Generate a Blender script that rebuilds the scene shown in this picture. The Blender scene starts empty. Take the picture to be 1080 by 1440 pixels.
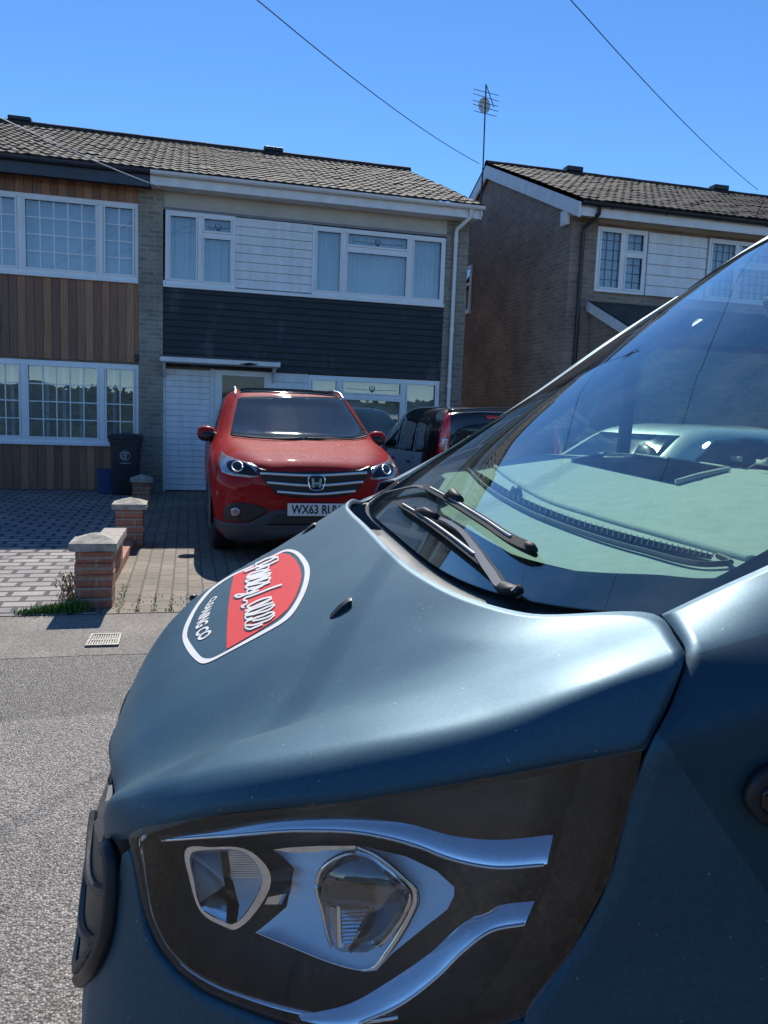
import bpy, bmesh, math, random
import numpy as np
from mathutils import Vector, Matrix
from mathutils.bvhtree import BVHTree
from mathutils.geometry import delaunay_2d_cdt
random.seed(7); rng = np.random.default_rng(7)
S = bpy.context.scene
COL = S.collection

# ------------------------------------------------------------------ camera
YAW, PITCH, ROLL, F = 14.3616, 7.1596, 2.1606, 1082.0
CAM = np.array([0.0, 0.0, 1.45])
def cam_rows():
    y, p, r = np.radians([YAW, PITCH, ROLL])
    fwd = np.array([np.sin(y)*np.cos(p), np.cos(y)*np.cos(p), -np.sin(p)])
    right = np.array([np.cos(y), -np.sin(y), 0.0])
    down = np.cross(fwd, right)
    rx = np.cos(r)*right - np.sin(r)*down
    return np.array([rx, np.cross(fwd, rx), fwd])
RC = cam_rows()
cd = bpy.data.cameras.new('camera'); cam = bpy.data.objects.new('camera', cd); COL.objects.link(cam)
M = Matrix(((RC[0][0], -RC[1][0], -RC[2][0], CAM[0]), (RC[0][1], -RC[1][1], -RC[2][1], CAM[1]),
            (RC[0][2], -RC[1][2], -RC[2][2], CAM[2]), (0, 0, 0, 1)))
cam.matrix_world = M
cd.sensor_fit = 'HORIZONTAL'; cd.sensor_width = 36.0; cd.lens = 36.0*F/1080.0
cd.clip_start = 0.02; cd.clip_end = 3000
S.camera = cam

# ------------------------------------------------------------------ light
SUN_EL, SUN_AZ = math.radians(44.5), math.radians(9.0)      # azimuth from +Y towards +X
w = bpy.data.worlds.new('World'); S.world = w; w.use_nodes = True
nt = w.node_tree; bg = nt.nodes['Background']
sky = nt.nodes.new('ShaderNodeTexSky'); sky.sky_type = 'NISHITA'; sky.sun_disc = False
sky.sun_elevation = SUN_EL; sky.sun_rotation = SUN_AZ
sky.air_density = 0.75; sky.dust_density = 0.0; sky.ozone_density = 6.0
hs = nt.nodes.new('ShaderNodeHueSaturation'); hs.inputs['Saturation'].default_value = 1.12
nt.links.new(sky.outputs[0], hs.inputs['Color']); nt.links.new(hs.outputs[0], bg.inputs[0]); bg.inputs[1].default_value = 0.13
sl = bpy.data.lights.new('sun', 'SUN'); sl.energy = 4.3; sl.angle = math.radians(0.53); sl.color = (1.0, 0.95, 0.87)
sun = bpy.data.objects.new('sun', sl); COL.objects.link(sun)
SD = Vector((math.sin(SUN_AZ)*math.cos(SUN_EL), math.cos(SUN_AZ)*math.cos(SUN_EL), math.sin(SUN_EL)))
sun.rotation_euler = SD.to_track_quat('Z', 'Y').to_euler(); sun.location = SD*60
S.view_settings.view_transform = 'Standard'; S.view_settings.look = 'None'
S.view_settings.gamma = 1.0; S.view_settings.exposure = 0.47
S.cycles.max_bounces = 8; S.cycles.transparent_max_bounces = 16
S.cycles.use_denoising = True
S.cycles.caustics_reflective = False; S.cycles.caustics_refractive = False
S.cycles.sample_clamp_indirect = 6.0

# ------------------------------------------------------------------ picture rays
def ray(x, y): return RC.T @ np.array([(x-540)/F, (y-720)/F, 1.0])
def onY(x, y, Y): d = ray(x, y); return CAM + d*(Y-CAM[1])/d[1]
def onX(x, y, X): d = ray(x, y); return CAM + d*(X-CAM[0])/d[0]
def onZ(x, y, Z): d = ray(x, y); return CAM + d*(Z-CAM[2])/d[2]
def at(x, y, dep): return CAM + ray(x, y)*dep

# ------------------------------------------------------------------ materials
class NT:
    def __init__(s, name):
        s.m = bpy.data.materials.new(name); s.m.use_nodes = True; s.t = s.m.node_tree
        s.b = s.t.nodes['Principled BSDF']; s.out = s.t.nodes['Material Output']
    def n(s, typ, **kw):
        nd = s.t.nodes.new(typ)
        for k, v in kw.items():
            if k.startswith('i_'):
                key = k[2:]; key = int(key) if key.isdigit() else key
                s.set(nd, key, v)
            else: setattr(nd, k, v)
        return nd
    def set(s, nd, key, v):
        if isinstance(v, bpy.types.NodeSocket): s.t.links.new(v, nd.inputs[key])
        else: nd.inputs[key].default_value = v
    def B(s, **kw):
        for k, v in kw.items(): s.set(s.b, k.replace('_', ' '), v)
    def coord(s, which='Object'): return s.n('ShaderNodeTexCoord').outputs[which]
    def noise(s, scale, detail=4, rough=.55, vec=None):
        nd = s.n('ShaderNodeTexNoise', i_Scale=scale, i_Detail=detail, i_Roughness=rough)
        s.set(nd, 'Vector', vec if vec is not None else s.coord()); return nd.outputs['Fac']
    def ramp(s, fac, stops):
        nd = s.n('ShaderNodeValToRGB'); s.set(nd, 'Fac', fac); e = nd.color_ramp.elements
        while len(e) < len(stops): e.new(.5)
        for el, (p, c) in zip(e, stops):
            el.position = p; el.color = c if len(c) == 4 else (*c, 1)
        return nd.outputs['Color']
    def mix(s, fac, a, b, blend='MIX'):
        nd = s.n('ShaderNodeMix', data_type='RGBA', blend_type=blend)
        s.set(nd, 0, fac); s.set(nd, 6, a if not isinstance(a, tuple) else (*a[:3], 1)); s.set(nd, 7, b if not isinstance(b, tuple) else (*b[:3], 1))
        return nd.outputs[2]
    def math(s, op, a, b=0.0, c=0.0):
        nd = s.n('ShaderNodeMath', operation=op); s.set(nd, 0, a); s.set(nd, 1, b); s.set(nd, 2, c); return nd.outputs[0]
    def bump(s, h, strength=.4, dist=.01):
        nd = s.n('ShaderNodeBump', i_Strength=strength, i_Distance=dist); s.set(nd, 'Height', h)
        s.t.links.new(nd.outputs[0], s.b.inputs['Normal']); return nd.outputs[0]
    def mapping(s, vec, scale=(1, 1, 1), rot=(0, 0, 0), loc=(0, 0, 0)):
        nd = s.n('ShaderNodeMapping'); s.set(nd, 'Vector', vec); nd.inputs['Scale'].default_value = scale
        nd.inputs['Rotation'].default_value = rot; nd.inputs['Location'].default_value = loc; return nd.outputs[0]

def c4(c): return (*c, 1.0)
def plain(name, col, rough=.6, metal=0.0, var=.12, scale=6.0, bump=0.0, bscale=120, coat=0.0, spec=.5):
    k = NT(name)
    f = k.noise(scale, 5)
    a = tuple(x*(1-var) for x in col); b = tuple(min(1, x*(1+var)) for x in col)
    k.B(Base_Color=k.ramp(f, [(.3, a), (.7, b)]), Metallic=metal)
    r = k.noise(scale*2.3, 3)
    k.B(Roughness=k.math('MULTIPLY_ADD', r, rough*.3, rough*.85))
    k.set(k.b, 'Specular IOR Level', spec)
    if coat: k.set(k.b, 'Coat Weight', coat); k.set(k.b, 'Coat Roughness', .04)
    if bump: k.bump(k.noise(bscale, 4), bump, .004)
    return k.m

def brick(name, c1, c2, mortar, bw=.225, bh=.075, ms=.012, dirt=.35, swap=False, flat=False, rough=.85, bump=.6, off=.5, seedloc=0.0):
    k = NT(name); co = k.coord()
    sx = k.n('ShaderNodeSeparateXYZ'); k.set(sx, 0, co)
    cx = k.n('ShaderNodeCombineXYZ')
    if flat:
        a, b = (sx.outputs[1], sx.outputs[0]) if swap else (sx.outputs[0], sx.outputs[1])
    else:
        a, b = k.math('ADD', sx.outputs[0], sx.outputs[1]), sx.outputs[2]
    k.set(cx, 0, k.math('ADD', a, seedloc)); k.set(cx, 1, b)
    # wobble the courses a little
    wob = k.n('ShaderNodeTexNoise', i_Scale=7.0, i_Detail=2.0); k.set(wob, 'Vector', co)
    vm = k.n('ShaderNodeVectorMath', operation='MULTIPLY_ADD'); k.set(vm, 0, wob.outputs['Color']); vm.inputs[1].default_value = (.012, .008, 0)
    k.set(vm, 2, cx.outputs[0])
    bt = k.n('ShaderNodeTexBrick', offset=off, i_Scale=1.0)
    k.set(bt, 'Vector', vm.outputs[0]); bt.inputs['Brick Width'].default_value = bw; bt.inputs['Row Height'].default_value = bh
    bt.inputs['Mortar Size'].default_value = ms; bt.inputs['Mortar Smooth'].default_value = .25; bt.inputs['Bias'].default_value = 0.0
    bt.inputs['Color1'].default_value = c4(c1); bt.inputs['Color2'].default_value = c4(c2); bt.inputs['Mortar'].default_value = c4(mortar)
    n1 = k.noise(1.3, 6); n2 = k.noise(38, 5)
    col = k.mix(dirt, bt.outputs['Color'], k.ramp(n1, [(.3, (.35, .35, .36)), (.7, (1.25, 1.2, 1.15))]), 'MULTIPLY')
    col = k.mix(.45, col, k.ramp(n2, [(.25, (.45, .45, .45)), (.75, (1.4, 1.4, 1.4))]), 'MULTIPLY')
    k.B(Base_Color=col, Roughness=rough)
    h = k.math('ADD', k.math('MULTIPLY', bt.outputs['Fac'], -1.0), k.math('MULTIPLY', n2, .5))
    k.bump(h, bump, .008)
    return k.m

MT = {}
MT['brick_buff'] = brick('buff_brick', (.36, .31, .25), (.25, .215, .175), (.36, .34, .30), dirt=.5)
MT['brick_brown'] = brick('brown_brick', (.40, .285, .215), (.25, .19, .155), (.34, .31, .27), dirt=.55)
MT['brick_red'] = brick('red_brick', (.52, .22, .13), (.42, .17, .11), (.42, .36, .29), dirt=.45, ms=.010)
MT['upvc'] = plain('white_upvc', (.80, .81, .82), .3, var=.05, scale=3)
k = NT('white_cladding'); st = k.noise(1.0, 6, .65, k.mapping(k.coord(), (9, 9, 1.1))); sp_ = k.noise(3, 5)
k.B(Base_Color=k.mix(k.ramp(st, [(.42, (0, 0, 0)), (.8, (.55, .55, .55))]), k.ramp(sp_, [(.3, (.78, .79, .80)), (.7, (.84, .85, .86))]), (.50, .49, .45)), Roughness=.45); MT['white_board'] = k.m
MT['white_paint'] = plain('white_painted_timber', (.76, .76, .76), .5, var=.12, scale=5)
MT['cream'] = plain('cream_soffit_board', (.50, .46, .40), .6, var=.1, scale=3)
MT['navy'] = plain('navy_fascia', (.035, .045, .065), .45, var=.2)
MT['black_pipe'] = plain('black_plastic_gutter', (.02, .023, .028), .4, var=.2)
MT['concrete'] = plain('concrete_coping', (.40, .36, .30), .9, var=.35, scale=14, bump=.8, bscale=90)
MT['black_plastic'] = plain('black_plastic', (.016, .017, .019), .42, var=.2, scale=20, bump=.12, bscale=600)
MT['wiper_arm'] = plain('grey_wiper_arm', (.10, .105, .11), .38)
MT['wiper'] = plain('satin_black_wiper', (.013, .014, .016), .6, spec=.3)
MT['rubber'] = plain('black_rubber', (.012, .012, .013), .75, var=.2)
MT['grey_plastic'] = plain('dark_grey_plastic', (.05, .052, .056), .55, var=.15, scale=12)
MT['chrome'] = plain('chrome', (.82, .83, .84), .06, 1.0, var=.03)
MT['satin'] = plain('satin_silver', (.80, .79, .77), .45, 1.0, var=.05)
MT['alu'] = plain('silver_metal', (.6, .6, .6), .35, 1.0, var=.08)
MT['dark_gloss'] = plain('dark_gloss_trim', (.014, .013, .013), .08, var=.1)
MT['housing'] = plain('headlight_housing', (.10, .09, .08), .25, var=.15)
MT['wheel'] = plain('alloy_wheel', (.35, .36, .37), .3, .9)
MT['decal_white'] = plain('white_vinyl', (.78, .76, .72), .5, var=.05, scale=30)
MT['decal_red'] = plain('red_vinyl', (.72, .055, .045), .5, var=.06, scale=30)
MT['decal_shadow'] = plain('dark_grey_vinyl', (.05, .07, .08), .5, var=.06)
MT['plate_white'] = plain('number_plate', (.80, .80, .77), .35, var=.03)
MT['recess_shade'] = plain('matt_black_recess', (.012, .013, .014), 1.0, spec=.0)  # flat black that paints the shade inside the dash openings
MT['ink'] = plain('black_ink', (.012, .012, .012), .5)
MT['bin_grey'] = plain('charcoal_bin_plastic', (.028, .03, .034), .5, var=.2)
MT['bin_logo'] = plain('white_print', (.5, .5, .5), .6)
MT['blue_plastic'] = plain('blue_box_plastic', (.02, .05, .16), .45)
MT['iron'] = plain('galvanised_drain_iron', (.20, .195, .185), .5, .6, var=.35, scale=40, bump=.4, bscale=200)
MT['dark_void'] = plain('dark_room', (.03, .032, .035), .9)
MT['seat'] = plain('seat_fabric', (.04, .042, .046), .9, bump=.3, bscale=500)
MT['curtain'] = plain('white_curtain', (.62, .64, .66), .85, var=.06, scale=2)
MT['blind'] = plain('beige_blind', (.50, .48, .44), .85, var=.1, scale=2)
MT['lead'] = plain('lead_strip', (.10, .10, .11), .5, .6)
MT['cable'] = plain('black_cable', (.04, .045, .055), .6)
MT['cable_w'] = plain('pale_cable', (.6, .6, .58), .5)
MT['red_lens'] = plain('red_lamp_lens', (.55, .012, .02), .12, var=.1, coat=1.0)
MT['clear_lens'] = plain('clear_lamp_lens', (.45, .45, .47), .12, .6, var=.2, scale=40)
MT['leaf'] = plain('leaf_green', (.10, .20, .035), .6, var=.45, scale=40)
MT['twig'] = plain('dark_twigs', (.035, .042, .02), .9, var=.2)
MT['hedge'] = plain('hedge_leaves', (.042, .055, .024), .8, var=.3, scale=8, spec=.1)
MT['dry'] = plain('dry_stalk', (.22, .16, .09), .8, var=.3, scale=60)

def car_paint(name, col, rough=.22, metal=.35, coat=1.0, spec=.5):
    k = NT(name)
    f = k.noise(9, 4)
    base = k.ramp(f, [(.3, tuple(x*.92 for x in col)), (.7, tuple(x*1.08 for x in col))])
    k.B(Base_Color=base, Metallic=metal, Roughness=k.math('MULTIPLY_ADD', k.noise(30, 3), rough*.25, rough*.88))
    k.set(k.b, 'Coat Weight', coat); k.set(k.b, 'Coat Roughness', .03); k.set(k.b, 'Specular IOR Level', spec)
    return k
MT['red_paint'] = car_paint('red_metallic_paint', (.36, .012, .012), .6, .0, .4, spec=.04).m
MT['black_paint'] = car_paint('black_car_paint', (.012, .013, .015), .2, .2).m
MT['white_car'] = car_paint('white_car_paint', (.62, .64, .64), .3, 0.0).m
# satin teal wrap with dust specks and a slightly darker facet behind the headlamp
def wrap(name, faceted):
    k = NT(name); co = k.coord('Object')
    f1 = k.noise(5, 4); fl = k.noise(900, 2, .8); ds = k.n('ShaderNodeTexVoronoi', i_Scale=75.0); k.set(ds, 'Vector', co)
    mo = k.noise(210, 3, .7)
    base = k.ramp(k.math('MULTIPLY_ADD', mo, .9, k.math('MULTIPLY_ADD', f1, .5, -.2)), [(.2, (.024, .074, .112)), (.8, (.045, .120, .170))])
    base0 = k.ramp(f1, [(.3, (.022, .066, .096)), (.7, (.026, .078, .112))])
    base = k.mix(k.ramp(fl, [(.5, (0, 0, 0)), (.8, (.5, .5, .5))]), base, (.08, .13, .155))
    speck = k.math('LESS_THAN', ds.outputs['Distance'], .075)
    speck = k.math('MULTIPLY', speck, k.math('GREATER_THAN', k.noise(23, 2), .52))
    base = k.mix(k.math('MULTIPLY', speck, .55), base, (.42, .40, .36))
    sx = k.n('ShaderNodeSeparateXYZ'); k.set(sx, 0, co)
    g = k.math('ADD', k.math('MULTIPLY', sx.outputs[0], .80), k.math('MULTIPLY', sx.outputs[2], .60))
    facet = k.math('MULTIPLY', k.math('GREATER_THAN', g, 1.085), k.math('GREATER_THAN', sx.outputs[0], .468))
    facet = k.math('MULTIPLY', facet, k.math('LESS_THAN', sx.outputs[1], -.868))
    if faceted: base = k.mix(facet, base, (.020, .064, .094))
    k.B(Base_Color=base, Metallic=.55, Roughness=k.math('MULTIPLY_ADD', k.noise(14, 5), .12, .50))
    k.set(k.b, 'Specular IOR Level', .5); k.set(k.b, 'Coat Weight', .22); k.set(k.b, 'Coat Roughness', .34)
    k.bump(k.math('ADD', k.noise(420, 2), k.math('MULTIPLY', k.noise(1500, 2), .5)), .05, .002)
    return k.m
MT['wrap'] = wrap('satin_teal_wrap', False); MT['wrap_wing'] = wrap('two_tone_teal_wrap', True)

def glass(name, tint=(.8, .9, .88), base=.04, rough=.0, gain=1.0, dirt=0.0):
    k = NT(name); k.t.nodes.remove(k.b)
    tr = k.n('ShaderNodeBsdfTransparent'); tr.inputs[0].default_value = c4(tint)
    gl = k.n('ShaderNodeBsdfGlossy'); gl.inputs['Roughness'].default_value = rough
    lw = k.n('ShaderNodeLayerWeight'); lw.inputs['Blend'].default_value = .5
    fac = k.math('MINIMUM', k.math('MULTIPLY_ADD', k.math('POWER', lw.outputs['Facing'], 4.0), gain, base+.04), 1.0)
    mx = k.n('ShaderNodeMixShader'); k.set(mx, 0, fac); k.t.links.new(tr.outputs[0], mx.inputs[1]); k.t.links.new(gl.outputs[0], mx.inputs[2])
    last = mx.outputs[0]
    if dirt:
        df = k.n('ShaderNodeBsdfDiffuse'); df.inputs[0].default_value = (.55, .56, .55, 1)
        v = k.n('ShaderNodeTexVoronoi', i_Scale=55.0); k.set(v, 'Vector', k.coord())
        sp = k.math('MULTIPLY', k.math('LESS_THAN', v.outputs['Distance'], .05), k.math('GREATER_THAN', k.noise(25, 2), .6))
        st = k.ramp(k.noise(2.2, 6, .65), [(.45, (0, 0, 0)), (.85, (1, 1, 1))])  # streaked pale film: dirt, and haze where the value is high
        m2 = k.n('ShaderNodeMixShader'); k.set(m2, 0, k.math('ADD', k.math('MULTIPLY', sp, .5), k.math('MULTIPLY', st, dirt)))
        k.t.links.new(last, m2.inputs[1]); k.t.links.new(df.outputs[0], m2.inputs[2]); last = m2.outputs[0]
    k.t.links.new(last, k.out.inputs[0]); return k.m
MT['house_glass'] = glass('window_glass', (.88, .93, .94), .07, .0, 1.0)
MT['screen_glass'] = glass('tinted_windscreen_glass', (.72, .93, .82), .09, .0, .9, .14)  # dirt film raised to lay a painted sunlit haze over the glass
MT['dome'] = glass('projector_glass', (.55, .56, .58), .16, .0, 1.0)
MT['lens'] = glass('headlight_lens', (.94, .95, .96), .025, .035, 1.0)
MT['car_glass'] = plain('dark_car_glass', (.012, .016, .018), .05, var=.1)
k = NT('dusty_car_glass'); d1 = k.ramp(k.noise(40, 6, .75), [(.60, (0, 0, 0)), (.85, (.6, .6, .6))])
k.B(Base_Color=k.mix(d1, (.035, .045, .052), (.10, .11, .12)), Roughness=k.math('MULTIPLY_ADD', d1, .15, .05)); MT['dusty_glass'] = k.m
k = NT('black_frit'); st = k.noise(1.0, 4, .6, k.mapping(k.coord(), (260, 20, 260), (0, 0, .6)))
k.B(Base_Color=(.008, .009, .012, 1), Roughness=k.math('MULTIPLY_ADD', st, .05, .07)); MT['frit'] = k.m
MT['dash'] = plain('grey_dashboard', (.46, .48, .46), .85, var=.08, scale=30, bump=.5, bscale=420)

# ground materials
k = NT('road_asphalt'); co = k.coord()
v = k.n('ShaderNodeTexVoronoi', i_Scale=125.0); k.set(v, 'Vector', co)
vb = k.n('ShaderNodeTexVoronoi', i_Scale=140.0, feature='F1'); k.set(vb, 'Vector', co)
sp = k.n('ShaderNodeSeparateColor'); k.set(sp, 0, v.outputs['Color'])
chip = k.ramp(sp.outputs[0], [(0, (.12, .108, .096)), (.35, (.215, .193, .173)), (.7, (.30, .272, .245)), (1, (.49, .455, .415))])
gap = k.ramp(v.outputs['Distance'], [(.25, (1, 1, 1)), (.75, (.4, .4, .4))])
col = k.mix(1.0, chip, gap, 'MULTIPLY')
big = k.ramp(k.noise(.9, 6), [(.3, (.82, .82, .83)), (.7, (1.25, 1.22, 1.17))])
sy = k.n('ShaderNodeSeparateXYZ'); k.set(sy, 0, co)
strip = k.math('GREATER_THAN', k.math('MULTIPLY_ADD', k.noise(3.0, 4), .25, sy.outputs[1]), 3.82)          # older, finer dressing along the edge
stain = k.ramp(k.noise(1.7, 5, .7), [(.62, (1, 1, 1)), (.75, (.62, .62, .62))])
big = k.mix(1.0, k.mix(strip, big, (.62, .61, .61)), stain, 'MULTIPLY')
k.B(Base_Color=k.mix(1.0, col, big, 'MULTIPLY'), Roughness=k.math('MULTIPLY_ADD', sp.outputs[1], .4, .4))
k.bump(k.math('ADD', k.math('MULTIPLY', v.outputs['Distance'], -1), k.math('MULTIPLY', sp.outputs[2], .8)), .6, .009); MT['road'] = k.m
k = NT('footway_asphalt'); co = k.coord()
v = k.n('ShaderNodeTexVoronoi', i_Scale=150.0); k.set(v, 'Vector', co); sp = k.n('ShaderNodeSeparateColor'); k.set(sp, 0, v.outputs['Color'])
chip = k.ramp(sp.outputs[0], [(0, (.135, .12, .105)), (.6, (.23, .206, .18)), (1, (.37, .34, .305))])
big = k.ramp(k.noise(1.8, 6), [(.3, (.75, .74, .74)), (.7, (1.2, 1.17, 1.12))])
k.B(Base_Color=k.mix(.85, chip, big, 'MULTIPLY'), Roughness=.85)
k.bump(k.math('MULTIPLY', v.outputs['Distance'], -1), .7, .006); MT['footway'] = k.m
MT['setts'] = brick('grey_cobble_setts', (.38, .345, .33), (.27, .245, .245), (.07, .066, .06), bw=.26, bh=.165, ms=.022, dirt=.4, flat=True, bump=.9)
MT['blocks'] = brick('buff_block_paving', (.27, .225, .17), (.20, .17, .135), (.10, .09, .075), bw=.23, bh=.118, ms=.008, dirt=.4, flat=True, swap=True, bump=.6)
MT['soil'] = plain('far_ground', (.09, .08, .06), .95, var=.3, scale=2)
MT['verge'] = plain('grass_verge', (.14, .125, .055), .9, var=.4, scale=12, bump=.8, bscale=60)
k = NT('brown_roof_tiles'); co = k.coord()
lich = k.ramp(k.noise(26, 5, .7), [(.55, (0, 0, 0)), (.75, (.8, .8, .8))])
col = k.ramp(k.noise(3.0, 6), [(.3, (.030, .028, .027)), (.7, (.060, .054, .050))])
k.B(Base_Color=k.mix(lich, col, (.15, .14, .13)), Roughness=.8); k.set(k.b, 'Specular IOR Level', .12); k.bump(k.noise(90, 4), .5, .006); MT['roof'] = k.m
k = NT('cedar_boards'); co = k.coord(); sx = k.n('ShaderNodeSeparateXYZ'); k.set(sx, 0, co)
wn = k.n('ShaderNodeTexWhiteNoise', noise_dimensions='1D'); k.set(wn, 'W', k.math('FLOOR', k.math('DIVIDE', sx.outputs[0], .128)))
bc = k.ramp(wn.outputs['Value'], [(0, (.20, .105, .07)), (.4, (.31, .15, .085)), (.8, (.39, .185, .098)), (1, (.41, .24, .14))])
gr = k.noise(1.0, 6, .6, k.mapping(co, (55, 55, 2.2)))
k.B(Base_Color=k.mix(.75, bc, k.ramp(gr, [(.3, (.6, .6, .6)), (.7, (1.3, 1.3, 1.3))]), 'MULTIPLY'), Roughness=.65); k.bump(gr, .3, .004); MT['cedar'] = k.m
k = NT('black_hung_tiles'); co = k.coord(); sx = k.n('ShaderNodeSeparateXYZ'); k.set(sx, 0, co)
cx = k.n('ShaderNodeCombineXYZ'); k.set(cx, 0, sx.outputs[0]); k.set(cx, 1, sx.outputs[2])
bt = k.n('ShaderNodeTexBrick', offset=.5, i_Scale=1.0); k.set(bt, 'Vector', k.mapping(cx.outputs[0], loc=(0, .006, 0))); bt.inputs['Brick Width'].default_value = .265; bt.inputs['Row Height'].default_value = .112
bt.inputs['Mortar Size'].default_value = .004; bt.inputs['Color1'].default_value = (.018, .020, .024, 1); bt.inputs['Color2'].default_value = (.028, .030, .034, 1); bt.inputs['Mortar'].default_value = (.006, .006, .007, 1)
blot = k.ramp(k.noise(1.9, 5, .6, k.mapping(co, (1.0, 1.0, .45))), [(.56, (0, 0, 0)), (.70, (1, 1, 1))])
sepc = k.n('ShaderNodeTexWhiteNoise', noise_dimensions='2D'); 
vf = k.n('ShaderNodeVectorMath', operation='FLOOR'); k.set(vf, 0, k.mapping(cx.outputs[0], (1/.265, 1/.112, 1))); k.set(sepc, 'Vector', vf.outputs[0])
pale = k.math('MULTIPLY', blot, k.math('MULTIPLY_ADD', sepc.outputs['Value'], .55, .15))
k.B(Base_Color=k.mix(pale, bt.outputs['Color'], (.16, .16, .16)), Roughness=.55); MT['hung'] = k.m

# ------------------------------------------------------------------ mesh helpers
class MB:
    def __init__(s): s.v = []; s.f = []; s.mi = []
    def add(s, V, Fc, mi=0):
        o = len(s.v); s.v += [tuple(map(float, p)) for p in V]; s.f += [tuple(i+o for i in q) for q in Fc]; s.mi += [mi]*len(Fc); return s
    def box(s, x0, x1, y0, y1, z0, z1, mi=0):
        V = [(x0, y0, z0), (x1, y0, z0), (x1, y1, z0), (x0, y1, z0), (x0, y0, z1), (x1, y0, z1), (x1, y1, z1), (x0, y1, z1)]
        return s.add(V, [(0, 3, 2, 1), (4, 5, 6, 7), (0, 1, 5, 4), (1, 2, 6, 5), (2, 3, 7, 6), (3, 0, 4, 7)], mi)
    def prism(s, poly, axis, a, b, mi=0):
        n = len(poly); V = []
        for t in (a, b):
            for p, q in poly: V.append({'x': (t, p, q), 'y': (p, t, q), 'z': (p, q, t)}[axis])
        Fc = [tuple(range(n-1, -1, -1)), tuple(range(n, 2*n))] + [(i, (i+1) % n, n+(i+1) % n, n+i) for i in range(n)]
        return s.add(V, Fc, mi)
    def tube(s, pts, r, seg=8, mi=0, caps=True, flat=None):
        P = np.array(pts, float); n = len(P); rr = np.broadcast_to(np.array(r, float), (n,))
        T = np.gradient(P, axis=0); T /= np.linalg.norm(T, axis=1)[:, None]+1e-12
        up = np.array([0, 0, 1.0]) if abs(T[0][2]) < .9 else np.array([1.0, 0, 0])
        V = []
        for i in range(n):
            a = np.cross(T[i], up); a /= np.linalg.norm(a)+1e-12; b = np.cross(a, T[i]); up = b
            for j in range(seg):
                t = 2*math.pi*j/seg; V.append(P[i]+rr[i]*(math.cos(t)*a+math.sin(t)*b*(flat or 1)))
        Fc = [(i*seg+j, i*seg+(j+1) % seg, (i+1)*seg+(j+1) % seg, (i+1)*seg+j) for i in range(n-1) for j in range(seg)]
        if caps: Fc += [tuple(range(seg-1, -1, -1)), tuple((n-1)*seg+j for j in range(seg))]
        return s.add(V, Fc, mi)
    def grid(s, G, mi=0, close=False, mif=None):
        G = np.asarray(G); m, n = G.shape[:2]; o = len(s.v)
        s.v += [tuple(map(float, p)) for p in G.reshape(-1, 3)]
        for i in range(m-1 + (1 if close else 0)):
            for j in range(n-1):
                i2 = (i+1) % m
                s.f.append((o+i*n+j, o+i2*n+j, o+i2*n+j+1, o+i*n+j+1)); s.mi.append(mif(i, j) if mif else mi)
        return s
    def bvh(s): return BVHTree.FromPolygons([Vector(p) for p in s.v], s.f)
    def build(s, name, mats, parent=None, smooth=False, bevel=0.0, solid=0.0, angle=None):
        me = bpy.data.meshes.new(name); me.from_pydata(s.v, [], s.f); 
        for m in (mats if isinstance(mats, (list, tuple)) else [mats]): me.materials.append(m)
        for p, i in zip(me.polygons, s.mi): p.material_index = i
        b = bmesh.new(); b.from_mesh(me); bmesh.ops.remove_doubles(b, verts=b.verts, dist=1e-5)
        bmesh.ops.recalc_face_normals(b, faces=b.faces); b.to_mesh(me); b.free()
        if smooth:
            for p in me.polygons: p.use_smooth = True
            if angle: me.set_sharp_from_angle(angle=math.radians(angle))
        o = bpy.data.objects.new(name, me); COL.objects.link(o)
        if parent: o.parent = parent
        if solid:
            md = o.modifiers.new('solid', 'SOLIDIFY'); md.thickness = abs(solid); md.offset = -1 if solid > 0 else 1
        if bevel:
            md = o.modifiers.new('bevel', 'BEVEL'); md.width = bevel; md.segments = 2; md.limit_method = 'ANGLE'; md.angle_limit = math.radians(40)
        return o
def tag(o, label=None, cat=None, group=None, kind=None):
    if label: o['label'] = label
    if cat: o['category'] = cat
    if group: o['group'] = group
    if kind: o['kind'] = kind
    return o
def empty(name, loc=(0, 0, 0), rz=0.0, label=None, cat=None, group=None):
    o = bpy.data.objects.new(name, None); COL.objects.link(o); o.location = loc; o.rotation_euler = (0, 0, rz); o.empty_display_size = .2
    return tag(o, label, cat, group)
def cr(pts, n, dens=None):
    """smooth resample of a polyline (any dimension)"""
    P = np.array(pts, float)
    d = np.r_[0, np.cumsum(np.linalg.norm(np.diff(P, axis=0), axis=1)+1e-9)]; d /= d[-1]
    m = np.zeros_like(P)
    for i in range(len(P)):
        if i == 0: m[i] = (P[1]-P[0])/(d[1]-d[0])
        elif i == len(P)-1: m[i] = (P[-1]-P[-2])/(d[-1]-d[-2])
        else:
            a = (P[i]-P[i-1])/(d[i]-d[i-1]); b = (P[i+1]-P[i])/(d[i+1]-d[i]); wa = d[i+1]-d[i]; wb = d[i]-d[i-1]
            m[i] = (a*wa+b*wb)/(wa+wb)
    t = np.linspace(0, 1, n) if dens is None else np.asarray(dens)
    k = np.clip(np.searchsorted(d, t, side='right')-1, 0, len(P)-2); h = d[k+1]-d[k]; u = ((t-d[k])/h)[:, None]; h = h[:, None]
    return (2*u**3-3*u**2+1)*P[k]+(u**3-2*u**2+u)*h*m[k]+(-2*u**3+3*u**2)*P[k+1]+(u**3-u**2)*h*m[k+1]
def lin(pts, n):
    P = np.array(pts, float); d = np.r_[0, np.cumsum(np.linalg.norm(np.diff(P, axis=0), axis=1))]; t = np.linspace(0, d[-1], n)
    return np.stack([np.interp(t, d, P[:, i]) for i in range(P.shape[1])], -1)
def loft(curves, na, nc):
    A = np.array([cr(c, na) for c in curves]); out = np.zeros((nc, na, 3))
    for j in range(na): out[:, j] = cr(A[:, j], nc)
    return out
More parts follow.
